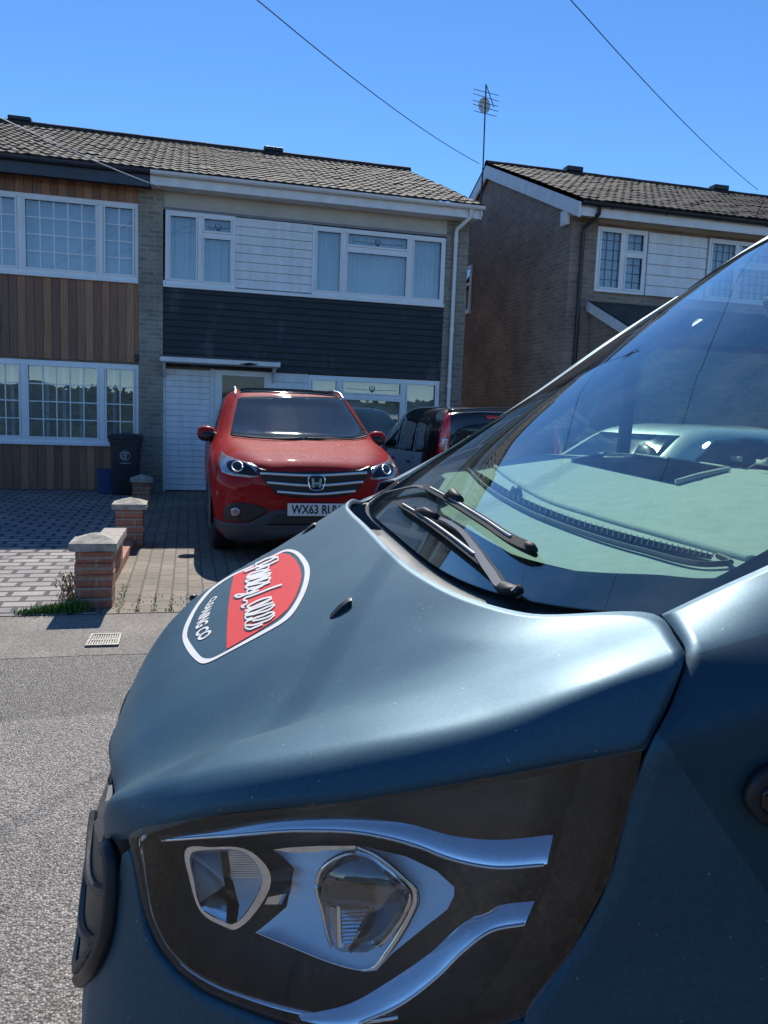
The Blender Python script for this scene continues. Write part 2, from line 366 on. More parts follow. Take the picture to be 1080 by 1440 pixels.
def inpoly(p, poly):
    c = False; n = len(poly)
    for i in range(n):
        a, b = poly[i], poly[i-1]
        if (a[1] > p[1]) != (b[1] > p[1]) and p[0] < (b[0]-a[0])*(p[1]-a[1])/(b[1]-a[1]+1e-12)+a[0]: c = not c
    return c
def tri_poly(poly, step):
    """triangles filling a 2-D polygon, with inside points every step"""
    B = []
    n = len(poly)
    for i in range(n):
        a = np.array(poly[i], float); b = np.array(poly[(i+1) % n], float); kk = max(1, int(np.linalg.norm(b-a)/step))
        for t in range(kk): B.append(tuple(a+(b-a)*t/kk))
    pts = [Vector(p) for p in B]; edges = [(i, (i+1) % len(B)) for i in range(len(B))]
    xs = [p[0] for p in poly]; ys = [p[1] for p in poly]
    y = min(ys)+step/2; r = 0
    while y < max(ys):
        x = min(xs)+step/2*(r % 2)
        while x < max(xs):
            if inpoly((x, y), poly) and min((x-p[0])**2+(y-p[1])**2 for p in B) > (step*.45)**2: pts.append(Vector((x, y)))
            x += step
        y += step*.87; r += 1
    v, e, f, *_ = delaunay_2d_cdt(pts, edges, [], 1, 1e-6)
    return [(p.x, p.y) for p in v], [tuple(q) for q in f]
def smooth_poly(poly, n=60):
    P = list(poly)+[poly[0]]; L = [poly[-1]]+P+[poly[1]]
    C = cr(P+[poly[1]], n*2); 
    return [tuple(p) for p in cr(L, n+20)] if False else [tuple(p) for p in _closed(poly, n)]
def _closed(poly, n):
    P = np.array(poly, float); m = len(P); out = []
    per = max(1, n//m)
    for i in range(m):
        p0, p1, p2, p3 = P[i-1], P[i], P[(i+1) % m], P[(i+2) % m]
        for t in np.arange(per)/per:
            out.append(.5*((2*p1)+(-p0+p2)*t+(2*p0-5*p1+4*p2-p3)*t*t+(-p0+3*p1-3*p2+p3)*t**3))
    return out
def patch(bvh, poly, rayfn, step, off=0.002, mb=None, mi=0):
    """fill a 2-D polygon, throw each point onto a surface, lift it off by off"""
    V2, Fc = tri_poly(poly, step); V = []; ok = []
    for p in V2:
        o, d = rayfn(*p); o = Vector(o); d = Vector(d).normalized()
        h = bvh.ray_cast(o, d)
        if h[0] is None: V.append((0, 0, 0)); ok.append(False); continue
        nn = h[1] if h[1].dot(d) < 0 else -h[1]
        V.append(tuple(h[0]+nn*off)); ok.append(True)
    mb = mb or MB()
    return mb.add(V, [q for q in Fc if all(ok[i] for i in q)], mi)
def text_mesh(s, size=1.0, sx=1.0, bold=0.0):
    c = bpy.data.curves.new('t', 'FONT'); c.body = s; c.size = size; c.resolution_u = 3; c.offset = bold
    o = bpy.data.objects.new('t', c); COL.objects.link(o)
    dg = bpy.context.evaluated_depsgraph_get(); me = o.evaluated_get(dg).to_mesh()
    V = np.array([v.co[:] for v in me.vertices]); Fc = [tuple(p.vertices) for p in me.polygons]
    o.evaluated_get(dg).to_mesh_clear(); bpy.data.objects.remove(o); bpy.data.curves.remove(c)
    V[:, 0] -= V[:, 0].min(); V[:, 1] -= V[:, 1].min(); V[:, 0] *= sx
    return V, Fc

# ------------------------------------------------------------------ ground
def sheet(name, x0, x1, y0, y1, z, mat, n=1):
    m = MB(); xs = np.linspace(x0, x1, n+1); ys = np.linspace(y0, y1, n+1)
    m.grid([[(x, y, z) for y in ys] for x in xs]); return tag(m.build(name, mat), kind='structure')
sheet('ground', -400, 400, -400, 400, -.03, MT['soil'])
sheet('road', -60, 60, -4.2, 4.62, 0.0, MT['road'])
m = MB(); xs = np.r_[-60, np.linspace(-3, 9, 241), 60]; wob = np.convolve(rng.normal(0, .03, len(xs)+8), np.ones(9)/9, 'valid')*1.2
m.grid([[(x, 4.60+w_, .002), (x, 5.0, .003), (x, 5.6, .004)] for x, w_ in zip(xs, wob)]); tag(m.build('pavement', MT['footway']), kind='structure')
sheet('cobbled_driveway', -6.6, -.62, 5.53, 13.9, .009, MT['setts'])
sheet('driveway', -.64, 5.4, 5.53, 13.9, .008, MT['blocks'])
sheet('neighbour_driveway', 5.4, 16, 5.53, 13.3, .007, MT['footway'])
sheet('grass_verge', -60, 60, -9, -4.1, .06, MT['verge'])

FY = 13.787
# ------------------------------------------------------------------ building pieces
def window(house, x0, x1, z0, z1, mull, fan=(), bars=None, y=FY, fw=.055, back='curtain', lead=False, drape=None):
    """one uPVC window unit in a wall facing -Y; mull = inner mullion x, fan = (bay index, transom z)"""
    fr = MB(); yf, yb = y-.03, y+.04
    fr.box(x0, x1, yf, yb, z0, z0+fw); fr.box(x0, x1, yf, yb, z1-fw, z1)
    fr.box(x0, x0+fw, yf, yb, z0+fw, z1-fw); fr.box(x1-fw, x1, yf, yb, z0+fw, z1-fw)
    for m in mull: fr.box(m-fw*.75, m+fw*.75, yf, yb, z0+fw, z1-fw)
    edges = [x0+fw]+[e for m in mull for e in (m-fw*.75, m+fw*.75)]+[x1-fw]
    bays = [(edges[2*i], edges[2*i+1]) for i in range(len(mull)+1)]
    gl = MB(); sash = MB(); ld = MB()
    for i, (a, b) in enumerate(bays):
        cells = [(z0+fw, z1-fw)]
        for bi, tz in fan:
            if bi == i:
                fr.box(a, b, yf+.002, yb, tz-fw*.6, tz+fw*.6); cells = [(z0+fw, tz-fw*.6), (tz+fw*.6, z1-fw)]
        for (c, d) in cells:
            s = .028
            if bars is None or bars[i] is not None or True:
                sash.box(a, b, yf-.012, yf, c, c+s); sash.box(a, b, yf-.012, yf, d-s, d)
                sash.box(a, a+s, yf-.012, yf, c+s, d-s); sash.box(b-s, b, yf-.012, yf, c+s, d-s)
            gl.box(a, b, y+.0, y+.008, c, d)
            if bars and bars[i]:
                nx, nz = bars[i]
                for q in range(1, nx): xx = a+s+(b-a-2*s)*q/nx; ld.box(xx-.009, xx+.009, y-.010, y-.002, c+s, d-s)
                for q in range(1, nz): zz = c+s+(d-c-2*s)*q/nz; ld.box(a+s, b-s, y-.012, y-.004, zz-.009, zz+.009)
            if lead:
                nx, nz = max(2, round((b-a)/.15)), max(1, round((d-c)/.17))
                for q in range(1, nx): xx = a+(b-a)*q/nx; ld.box(xx-.006, xx+.006, y-.008, y-.002, c, d)
                for q in range(1, nz): zz = c+(d-c)*q/nz; ld.box(a, b, y-.009, y-.003, zz-.006, zz+.006)
    o = fr.build('window', MT['upvc'], house, bevel=.006)
    sash.build('sash', MT['upvc'], o, bevel=.005)
    gl.build('pane', MT['house_glass'], o)
    if ld.v: ld.build('lead_bars' if lead else 'glazing_bars', MT['lead'] if lead else MT['upvc'], o)
    # curtain or blind hanging behind
    if back:
        for (a, b, amp, per, mname) in (drape or [(x0+.03, x1-.03, .018, .11, back)]):
            c = MB(); n = max(8, int((b-a)/per*8)); xs = np.linspace(a, b, n)
            yy = y+.14+amp*np.sin(xs/per*2*math.pi)+amp*.5*np.sin(xs/per*1.37+2)
            c.grid([[(xx, q, z0+.03), (xx, q+.003, z1-.02)] for xx, q in zip(xs, yy)])
            c.build('blind' if mname == 'blind' else 'curtain', MT[mname], o, smooth=True)
    return o
def flower(parent, x, z, wd, y=FY):
    """small leaded tulip in a fanlight"""
    m = MB(); yy = y-.006
    for sgn in (-1, 0, 1):
        m.tube([(x, yy, z-.07), (x+sgn*.05, yy, z-.02), (x+sgn*.035, yy, z+.05)], .006, 5)
    m.tube([(x-.05, yy, z+.02), (x, yy, z-.07), (x+.05, yy, z+.02)], .006, 5)
    m.tube([(x-wd*.46, yy, z-.015), (x-.06, yy, z-.03)], .004, 5); m.tube([(x+.06, yy, z-.03), (x+wd*.46, yy, z-.015)], .004, 5)
    m.build('leaded_motif', MT['lead'], parent)
def tiles(x0, x1, ye, ze, yr, zr, per=.15, gauge=.32, amp=.010, dx=.025, lip=.016):
    """pantile slope: a rolled, stepped sheet from eave to ridge"""
    n = int(round(math.hypot(yr-ye, zr-ze)/gauge)); L = math.hypot(yr-ye, zr-ze); g = L/n
    sy, sz = (yr-ye)/L, (zr-ze)/L; nx = int((x1-x0)/dx); xs = np.linspace(x0, x1, nx)
    rows = []
    for i in range(n):
        jit = rng.normal(0, .0035, nx//8+2); j = np.repeat(jit, 8)[:nx]; sl = rng.normal(0, .005, nx//8+2); sl = np.repeat(sl, 8)[:nx]
        ph = (xs/per) % 1.0
        wv = amp*np.maximum(np.cos(2*math.pi*ph), -.35)
        for t, h in ((0, -lip), (0, lip), (.97, .002)):
            d = i*g+t*g
            hh = h+ (wv if t or h > 0 else wv*1.0)+j
            dd = d+sl*(1 if t == 0 else 0)
            rows.append(np.stack([xs, ye+sy*dd-sz*hh, ze+sz*dd+sy*hh], -1))
    m = MB(); m.grid(np.array(rows)); return m
def ridge_caps(x0, x1, y, z, r=.11):
    m = MB(); n = max(1, int((x1-x0)/.45))
    for i in range(n):
        a = x0+(x1-x0)*i/n; b = x0+(x1-x0)*(i+1)/n+.02; t = np.linspace(-.15*math.pi, 1.15*math.pi, 9); e = .004*(i % 2)
        m.grid([[(xx, y-(r+e)*math.cos(q), z-.04+(r+e)*.8*math.sin(q)) for q in t] for xx in (a, b)])
    return m
def boards_v(x0, x1, z0, z1, y, w=.128):
    m = MB(); a = math.floor(x0/w)*w
    while a < x1:
        l, r = max(a+.003, x0), min(a+w-.003, x1)
        if r-l > .01: m.box(l, r, y-.022+random.uniform(-.003, .003), y+.01, z0, z1)
        a += w
    return m
def boards_h(x0, x1, z0, z1, y, h=.15, proud=.022):
    m = MB(); n = max(1, round((z1-z0)/h)); h = (z1-z0)/n
    for i in range(n):
        z = z0+i*h
        m.add([(x0, y-proud, z+.004), (x1, y-proud, z+.004), (x1, y-proud*.35, z+h-.002), (x0, y-proud*.35, z+h-.002), (x0, y+.02, z+.004), (x1, y+.02, z+.004), (x1, y+.02, z+h-.002), (x0, y+.02, z+h-.002)],
              [(0, 1, 2, 3), (0, 4, 5, 1), (3, 2, 6, 7), (0, 3, 7, 4), (1, 5, 6, 2)])
    return m
def gutter(parent, x0, x1, y, z, mat, r=.058):
    m = MB(); t = np.linspace(0, math.pi, 9)
    prof = [(y-r*math.cos(q), z-r*math.sin(q)) for q in t]
    inner = [(y-(r-.006)*math.cos(q), z-(r-.006)*math.sin(q)) for q in t[::-1]]
    m.prism(prof+inner, 'x', x0, x1)
    a = x0+.6
    while a < x1: m.tube([(a, y-(r+.004)*math.cos(q), z-(r+.004)*math.sin(q)) for q in t], .009, 5); a += 1.05
    return m.build('gutter', mat, parent, smooth=True, angle=40)

RY, RZ, EY, EZ = 18.45, 7.22, 13.36, 5.17
# ------------------------------------------------------------------ middle house
hm = empty('terraced_house', (2.2, FY, 0), 0, 'end terraced house with white cladding and a black tile hung band, behind the red car', 'house')
def child_shift(root):     # parts are modelled in world space: put the offset of the root back
    for c in root.children: c.matrix_parent_inverse = root.matrix_world.inverted()
bpy.context.view_layer.update()
body = MB().box(-.43, 4.9, FY+.4, 23, 0, 5.0); body.box(-.43, 4.9, FY+.02, FY+.4, 2.13, 3.46); body.box(-.43, 4.9, FY+.02, FY+.4, 4.70, 4.98)
body.box(-.43, .40, FY+.02, FY+.4, 0, 2.13); body.box(1.47, 2.05, FY+.02, FY+.4, 0, 2.13); body.box(2.05, 4.9, FY+.02, FY+.4, 0, .72)
body.box(.74, 2.07, FY+.02, FY+.4, 3.46, 4.7)
body.prism([(FY, 4.98), (23.1, 4.98), (RY, RZ-.12)], 'x', -.43, 4.92)
body.build('wall', MT['brick_brown'], hm)
pier = MB().box(-.824, -.437, FY-.06, FY+.3, 0, 4.98); pier.build('brick_pier', MT['brick_buff'], hm)
MB().box(4.50, 4.93, FY-.02, FY+.3, 0, 4.98).build('brick_pier', MT['brick_buff'], hm)
b = MB(); z = 2.14
while z < 3.45:       # hung tiles: overlapping tilted courses
    b.add([(-.435, FY-.05, z), (4.50, FY-.05, z), (4.50, FY-.024, z+.125), (-.435, FY-.024, z+.125), (-.435, FY-.03, z), (4.50, FY-.03, z)], [(0, 1, 2, 3), (0, 4, 5, 1)])
    z += .112
b.build('tile_hung_band', MT['hung'], hm)
boards_h(.742, 2.062, 3.52, 4.68, FY-.005).build('white_cladding_panel', MT['white_board'], hm)
MB().box(-.435, 4.50, FY-.075, FY+.02, 3.44, 3.50).build('window_sill', MT['upvc'], hm, bevel=.008)
MB().box(-.435, 4.50, FY-.02, FY+.02, 4.735, 4.99).build('soffit_board', MT['cream'], hm)
MB().box(-.435, 4.50, FY-.035, FY+.02, 4.69, 4.733).build('head_trim', plain('grey_lead_trim', (.22, .22, .23), .6), hm)
cur = [(-.37, .12, .022, .10, 'curtain'), (.2, .70, .022, .13, 'curtain')]
wa = window(hm, -.40, .742, 3.50, 4.69, [.16], fan=[(1, 4.35)], back='curtain', drape=cur); flower(wa, .455, 4.50, .4)
wb = window(hm, 2.062, 4.49, 3.50, 4.67, [2.62, 3.83], fan=[(1, 4.34)], back='curtain', drape=[(2.09, 4.46, .013, .075, 'curtain')]); flower(wb, 3.23, 4.49, 1.0)
wc = window(hm, 2.05, 4.49, .76, 2.115, [2.62, 3.81], fan=[(0, 1.77), (1, 1.77)], back='blind', drape=[(2.09, 4.46, .004, .3, 'blind')]); flower(wc, 3.22, 1.92, 1.0)
boards_h(1.47, 2.048, .1, 2.12, FY-.003).build('white_cladding_panel', MT['white_board'], hm)
# store door with shiplap, front door, canopy
g = MB().box(-.437, -.395, FY-.035, FY+.02, 0, 2.13).box(.345, .42, FY-.035, FY+.02, 0, 2.13)
g.build('door_frame', MT['white_paint'], hm, bevel=.005)
d = boards_h(-.392, .343, .03, 2.10, FY-.012, h=.10, proud=.014).build('store_door', MT['white_board'], hm)
MB().box(.27, .305, FY-.05, FY-.02, 1.0, 1.12).build('handle', MT['alu'], d, bevel=.004)
fd = MB().box(.42, .55, FY-.02, FY+.03, 0, 2.12).box(1.27, 1.47, FY-.02, FY+.03, 0, 2.12).box(.55, 1.27, FY-.02, FY+.03, 2.03, 2.12).box(.55, 1.27, FY-.02, FY+.03, 0, .9)
fd = fd.build('front_door', MT['upvc'], hm, bevel=.006)
MB().box(.55, 1.27, FY+.0, FY+.01, .9, 2.03).build('door_glass', MT['car_glass'], fd)
c = MB().box(-.47, 1.49, FY-.55, FY-.02, 2.19, 2.27); c.prism([(FY-.02, 2.19), (FY-.40, 2.19), (FY-.02, 1.92)], 'x', -.43, -.39).prism([(FY-.02, 2.19), (FY-.40, 2.19), (FY-.02, 1.92)], 'x', 1.40, 1.44)
c.build('porch_canopy', MT['white_paint'], hm, bevel=.008)
MB().box(-.48, 1.5, FY-.56, FY-.02, 2.272, 2.29).build('canopy_flashing', MT['navy'], hm)
bd = MB(); bx, bz = .95, 2.31                                     # the dark leaf stuck on the canopy edge
bd.add([(bx-.16, FY-.57, 2.205), (bx, FY-.585, 2.19), (bx+.18, FY-.57, 2.215), (bx+.02, FY-.60, 2.235)], [(0, 1, 2, 3)]); bd.build('canopy_stain', MT['ink'], hm)
# eaves
MB().box(-.62, 5.0, EY+.07, FY+.02, 4.985, 5.02).build('eaves_soffit', MT['white_paint'], hm)
fa = MB().box(-.625, 5.02, EY+.045, EY+.075, 4.97, 5.17); fa.build('fascia', MT['white_paint'], hm, bevel=.004)
gutter(hm, -.62, 5.04, EY-.02, 5.165, MT['upvc'])
p = MB(); p.tube([(4.80, EY-.02, 5.10), (4.80, EY-.0, 4.98), (4.66, FY-.12, 4.82), (4.66, FY-.09, 4.74), (4.66, FY-.09, 0.02)], .036, 10)
for zz in (4.6, 3.0, 2.0, 1.0): p.tube([(4.66, FY-.09, zz), (4.66, FY-.09, zz+.07)], .043, 10)
p.build('downpipe', MT['upvc'], hm, smooth=True, angle=50)
rf = tiles(-.63, 5.02, EY-.05, EZ+.02, RY, RZ).build('roof', MT['roof'], hm)
MB().add([(-.63, RY, RZ-.02), (5.02, RY, RZ-.02), (5.02, 23.5, 5.05), (-.63, 23.5, 5.05)], [(0, 1, 2, 3)]).build('rear_roof_slope', MT['roof'], hm)
ridge_caps(-.63, 5.02, RY, RZ+.03).build('ridge_tiles', MT['roof'], rf, smooth=True)
MB().box(1.60, 2.03, RY-.10, RY+.16, RZ+.06, RZ+.145).build('ridge_vent', MT['black_plastic'], rf, bevel=.015)
MB().prism([(EY, 5.0), (RY, RZ-.16), (RY, RZ), (EY, 5.16)], 'x', 4.985, 5.015).build('bargeboard', MT['white_paint'], hm)
child_shift(hm)

# ------------------------------------------------------------------ left house
hl = empty('terraced_house', (-3.5, FY, 0), 0, 'terraced house clad in vertical brown cedar boards at the left edge', 'house')
bpy.context.view_layer.update()
body = MB().box(-6.6, -.83, FY+.4, 23, 0, 5.0)
for (a, b_, z0, z1) in ((-6.6, -.83, 0, .79), (-6.6, -.83, 2.14, 3.50), (-6.6, -.83, 4.73, 4.98), (-6.6, -4.0, .79, 2.14), (-6.6, -4.0, 3.5, 4.73)): body.box(a, b_, FY+.02, FY+.4, z0, z1)
body.prism([(FY, 4.98), (23.1, 4.98), (RY, RZ-.12)], 'x', -6.6, -.45)
body.build('wall', MT['brick_brown'], hl)
boards_v(-6.6, -.826, 2.17, 3.49, FY-.005).build('cedar_cladding', MT['cedar'], hl)
boards_v(-6.6, -.826, .02, .79, FY-.005).build('cedar_cladding', MT['cedar'], hl)
boards_v(-6.6, -.826, 4.735, 4.99, FY-.005).build('cedar_cladding', MT['cedar'], hl)
slats = lambda x0, x1: [(x0+.06+i*.265, x0+.06+i*.265+.055, 0, .2, 'curtain') for i in range(int((x1-x0-.1)/.265))]
for (z0, z1, lo) in ((3.50, 4.735, False), (.80, 2.135, True)):
    wn_ = window(hl, -4.0, -.826, z0, z1, [-2.62, -1.415], bars=[(6, 4), (5, 4), (2, 4)], back='curtain', fw=.065,
           drape=[(-3.97, -.86, .012, .16, 'blind' if lo else 'curtain')] if not lo else slats(-3.97, -.86))
    if lo: MB().box(-3.97, -.86, FY+.34, FY+.36, z0, z1).build('room_back', MT['blind'], wn_)
MB().box(-4.05, -.826, FY-.08, FY+.02, 3.455, 3.502).build('window_sill', MT['upvc'], hl, bevel=.008)
MB().box(-4.05, -.826, FY-.08, FY+.02, .755, .802).build('window_sill', MT['upvc'], hl, bevel=.008)
MB().box(-.90, -.835, FY-.09, FY-.03, 2.19, 2.31).build('wall_lamp', MT['black_plastic'], hl, bevel=.01)
MB().box(-6.7, -.64, EY+.07, FY+.02, 4.985, 5.02).build('eaves_soffit', MT['navy'], hl)
MB().box(-6.7, -.632, EY+.045, EY+.075, 4.93, 5.17).build('fascia', MT['navy'], hl, bevel=.004)
gutter(hl, -6.7, -.63, EY-.02, 5.165, MT['navy'])
rf = tiles(-6.7, -.632, EY-.05, EZ+.02, RY, RZ).build('roof', MT['roof'], hl)
MB().add([(-6.7, RY, RZ-.02), (-.632, RY, RZ-.02), (-.632, 23.5, 5.05), (-6.7, 23.5, 5.05)], [(0, 1, 2, 3)]).build('rear_roof_slope', MT['roof'], hl)
ridge_caps(-6.7, -.632, RY, RZ+.03).build('ridge_tiles', MT['roof'], rf, smooth=True)
MB().box(-3.70, -3.25, RY-.10, RY+.16, RZ+.06, RZ+.145).build('ridge_vent', MT['black_plastic'], rf, bevel=.015)
child_shift(hl)

# ------------------------------------------------------------------ right house
hr = empty('detached_house', (10, 12.9, 0), 0, 'brown brick gable ended house on the right behind the van, with leaded windows', 'house')
bpy.context.view_layer.update()
GX, GY, GRY, GRZ = 6.52, 12.9, 17.0, 7.13
geY, geZ = 12.47, 5.20
w_ = MB(); w_.prism([(GY, 0), (21.1, 0), (21.1, 5.05), (GRY, GRZ-.13), (GY, 5.12)], 'x', GX, GX+.3)
w_.box(GX+.3, 17, GY+.35, 21.1, 0, 5.05); w_.box(GX+.3, 7.03, GY, GY+.35, 0, 5.05); w_.box(7.03, 17, GY+.02, GY+.35, 0, 3.80); w_.box(7.03, 17, GY+.02, GY+.35, 4.95, 5.05)
w_.box(8.04, 9.3, GY+.02, GY+.35, 3.8, 4.95); w_.box(11.5, 17, GY+.02, GY+.35, 3.8, 4.95)
w_.build('wall', MT['brick_brown'], hr)
window(hr, 7.03, 8.03, 3.80, 4.93, [7.56], fan=[(1, 4.50)], y=GY, back='curtain', lead=True, drape=[(7.06, 8.0, .015, .12, 'curtain')])
boards_h(8.06, 9.28, 3.80, 4.92, GY-.005, h=.185, proud=.03).build('white_cladding_panel', MT['white_board'], hr)
window(hr, 9.32, 11.5, 3.80, 4.93, [9.95, 10.9], fan=[(1, 4.50)], y=GY, back='curtain', lead=True, drape=[(9.34, 11.47, .015, .12, 'curtain')])
MB().box(7.03, 12, GY-.02, GY+.02, 4.985, 5.06).build('soffit_board', MT['cream'], hr)
MB().box(6.5, 17, geY+.08, GY+.02, 5.05, 5.08).build('eaves_soffit', MT['cream'], hr)
MB().box(6.42, 17, geY+.05, geY+.08, 4.98, 5.19).build('fascia', MT['white_paint'], hr)
gutter(hr, 6.45, 17, geY-.02, 5.19, MT['black_pipe'], .065)
p = MB(); p.tube([(6.80, geY-.02, 5.12), (6.80, geY, 5.02), (6.72, GY-.09, 4.86), (6.72, GY-.07, 4.78), (6.72, GY-.07, .02)], .038, 10); p.build('downpipe', MT['black_pipe'], hr, smooth=True, angle=50)
rf = tiles(6.40, 17, geY-.06, geZ+.03, GRY, GRZ, per=.16, gauge=.30, amp=.010, dx=.032, lip=.013).build('roof', MT['roof'], hr)
MB().add([(6.40, GRY, GRZ-.02), (17, GRY, GRZ-.02), (17, 21.6, 5.05), (6.40, 21.6, 5.05)], [(0, 1, 2, 3)]).build('rear_roof_slope', MT['roof'], hr)
ridge_caps(6.40, 17, GRY, GRZ+.02, .10).build('ridge_tiles', MT['roof'], rf, smooth=True)
for x in (8.55, 12.45): MB().box(x-.2, x+.2, GRY-.10, GRY+.14, GRZ+.04, GRZ+.15).build('ridge_vent', MT['black_plastic'], rf, bevel=.015)
bb = MB(); sl = (GRZ-geZ)/(GRY-geY)
bb.prism([(geY-.02, geZ-.27), (GRY, GRZ-.32), (GRY, GRZ-.05), (geY-.02, geZ-.02)], 'x', 6.41, 6.45); bb.prism([(GRY, GRZ-.32), (21.5, 4.80), (21.5, 5.03), (GRY, GRZ-.05)], 'x', 6.41, 6.45)
bb.build('bargeboard', MT['white_paint'], hr)
# small side window (in the gable wall), alarm box, lean-to porch
sw = MB(); X = GX-.012
for (y0, y1, z0, z1) in ((17.85, 17.91, 4.0, 5.08), (18.45, 18.51, 4.0, 5.08), (17.91, 18.45, 4.0, 4.06), (17.91, 18.45, 5.02, 5.08), (17.91, 18.45, 4.62, 4.68)): sw.box(X-.03, X+.03, y0, y1, z0, z1)
sw = sw.build('side_window', MT['upvc'], hr, bevel=.006)
MB().box(X-.004, X+.004, 17.91, 18.45, 4.06, 5.02).build('pane', MT['house_glass'], sw); MB().box(X+.012, X+.014, 17.91, 18.45, 4.06, 5.02).build('curtain', MT['curtain'], sw)
MB().box(X-.05, X+.02, 17.8, 18.55, 3.95, 4.0).build('sill', MT['upvc'], sw)
ab = MB(); ab.prism([(12.95, 4.92), (13.18, 4.92), (13.20, 5.18), (12.93, 5.18)], 'x', GX-.09, GX-.005); ab.build('alarm_box', MT['upvc'], hr, bevel=.02)
PX0 = 6.93; q0, q1 = onX(823, 428, PX0), onX(902, 471, PX0)         # lean-to porch, roof falling towards us
y1_, z1_ = GY-.02, 3.62; y0_, z0_ = float(q1[1])-.25, float(q1[2])-.10
MB().prism([(y1_, 0), (y1_, z1_-.2), (y0_+.25, z0_-.08), (y0_+.25, 0)], 'x', PX0+.06, 10.5).build('porch_wall', MT['brick_brown'], hr)
rw = MB(); n_ = 16
for i in range(n_):
    t0, t1 = i/n_, (i+1)/n_; f_ = lambda t: (y0_+(y1_-y0_)*t, z0_+(z1_-z0_)*t)
    (ya, za), (yb, zb_) = f_(t0), f_(t1); rw.add([(PX0, ya, za+.03), (10.6, ya, za+.03), (10.6, yb, zb_+.008), (PX0, yb, zb_+.008), (PX0, ya, za), (10.6, ya, za)], [(0, 1, 2, 3), (4, 5, 1, 0)])
rw.build('porch_roof', MT['hung'], hr)
MB().prism([(y0_, z0_-.16), (y1_, z1_-.17), (y1_, z1_-.005), (y0_, z0_-.005)], 'x', PX0-.03, PX0+.01).build('porch_bargeboard', MT['white_paint'], hr)
child_shift(hr)

# ------------------------------------------------------------------ aerial and cables
ae = empty('tv_aerial', (6.1, 16.6, 6.9), 0, 'tall thin television aerial on a pole at the gable end of the right house', 'aerial')
bpy.context.view_layer.update()
a0 = onY(680, 222, 16.6); a1 = onY(683.5, 119, 16.6)
MB().tube([a0-np.array([0, 0, .25]), a1], .016, 7).build('pole', MT['black_pipe'], ae)
MB().tube([a0-np.array([.02, 0, 1.2]), a0-np.array([0, 0, .2])], .02, 7).build('bracket', MT['black_pipe'], ae)
el = MB()
for i, t in enumerate((.10, .18, .25, .32, .39)):
    q = a1+(a0-a1)*t; wd = .34 if i < 4 else .30
    el.tube([q+np.array([-wd*.9, -.05, .03*(i % 2)]), q+np.array([wd*.95, .05, -.01])], .007, 5)
el.tube([a1+np.array([0, 0, 0]), a1+(a0-a1)*.42+np.array([0, -.5, 0])], .01, 5)
el.build('element', MT['black_pipe'], ae)
r_ = MB(); q = a1+(a0-a1)*.27
r_.grid([[q+np.array([.14*math.cos(a)*math.sin(b), .05, .17*math.sin(a)*math.sin(b)])+np.array([0, .06*math.cos(b), 0]) for b in np.linspace(.05, 1.4, 5)] for a in np.linspace(0, 2*math.pi, 15)])
r_.build('reflector', MT['white_paint'], ae, smooth=True)
child_shift(ae)
def cable(pA, pB, r, mat, label, sag=.12, ext=1.6):
    A, B = np.array(pA), np.array(pB); P = []
    for t in np.linspace(0, ext, 24): q = A+(B-A)*t; q = q+np.array([0, 0, -sag*4*t*(1-t) if t < 1 else sag*2*(t-1)]); P.append(q)
    m = MB().tube(P, r, 6); return tag(m.build('overhead_cable', mat), label, 'cable')
cable(onY(674, 230, 16.6), onY(361, -1, 9.0), .0065, MT['cable'], 'dark overhead cable running up to the left from the aerial gable')
cable(onY(1066, 267, 16.6), onY(802, -1, 9.0), .0065, MT['cable'], 'dark overhead cable crossing the sky at top right')
cable(onY(225, 263, 13.3), onY(-5, 163, 10.0), .008, MT['cable_w'], 'pale overhead cable fixed to the white fascia at the cedar clad house', .03)

# ------------------------------------------------------------------ garden wall, lone pier, bin, box, drain
gw = empty('garden_wall', (-.65, 6.9, 0), 0, 'low brick garden wall between the drives with two capped piers', 'garden wall')
bpy.context.view_layer.update()
def cap(x0, x1, y0, y1, z, h1=.055, h2=.06, n=9):
    m = MB(); cx, cy = (x0+x1)/2, (y0+y1)/2; G = []
    for i in range(n):
        row = []
        for j in range(n):
            u, v_ = i/(n-1), j/(n-1); e = 1-max(abs(2*u-1), abs(2*v_-1))
            row.append((x0+(x1-x0)*u, y0+(y1-y0)*v_, z+h1+h2*e+random.uniform(-.004, .004)*(1 if 0 < i < n-1 and 0 < j < n-1 else 0)))
        G.append(row)
    m.grid(G)
    ring = [G[i][0] for i in range(n)]+[G[n-1][j] for j in range(1, n)]+[G[i][n-1] for i in range(n-2, -1, -1)]+[G[0][j] for j in range(n-2, 0, -1)]
    low = [(p[0], p[1], z+random.uniform(-.003, .003)) for p in ring]; k = len(ring)
    m.add(ring+low, [(i, (i+1) % k, k+(i+1) % k, k+i) for i in range(k)]+[tuple(range(k, 2*k))]); return m
def pier_bricks(x0, x1, y0, y1, z1):
    m = MB(); n = 5; h = z1/n
    for i in range(n): 
        j = random.uniform(-.005, .005)
        m.box(x0+j, x1+j+random.uniform(-.003, .003), y0+random.uniform(-.004, .004), y1, i*h+.0, (i+1)*h-.008)
        m.box(x0+.008, x1-.008, y0+.008, y1-.008, (i+1)*h-.009, (i+1)*h+.001)
    return m
for (x0, x1, y0, y1, z1, s) in ((-.775, -.525, 5.69, 5.94, .425, .035), (-.72, -.455, 8.18, 8.44, .40, .035)):
    pier_bricks(x0, x1, y0, y1, z1).build('pier', MT['brick_red'], gw, bevel=.006)
    cap(x0-s, x1+s, y0-s, y1+s, z1).build('capping_stone', MT['concrete'], gw)
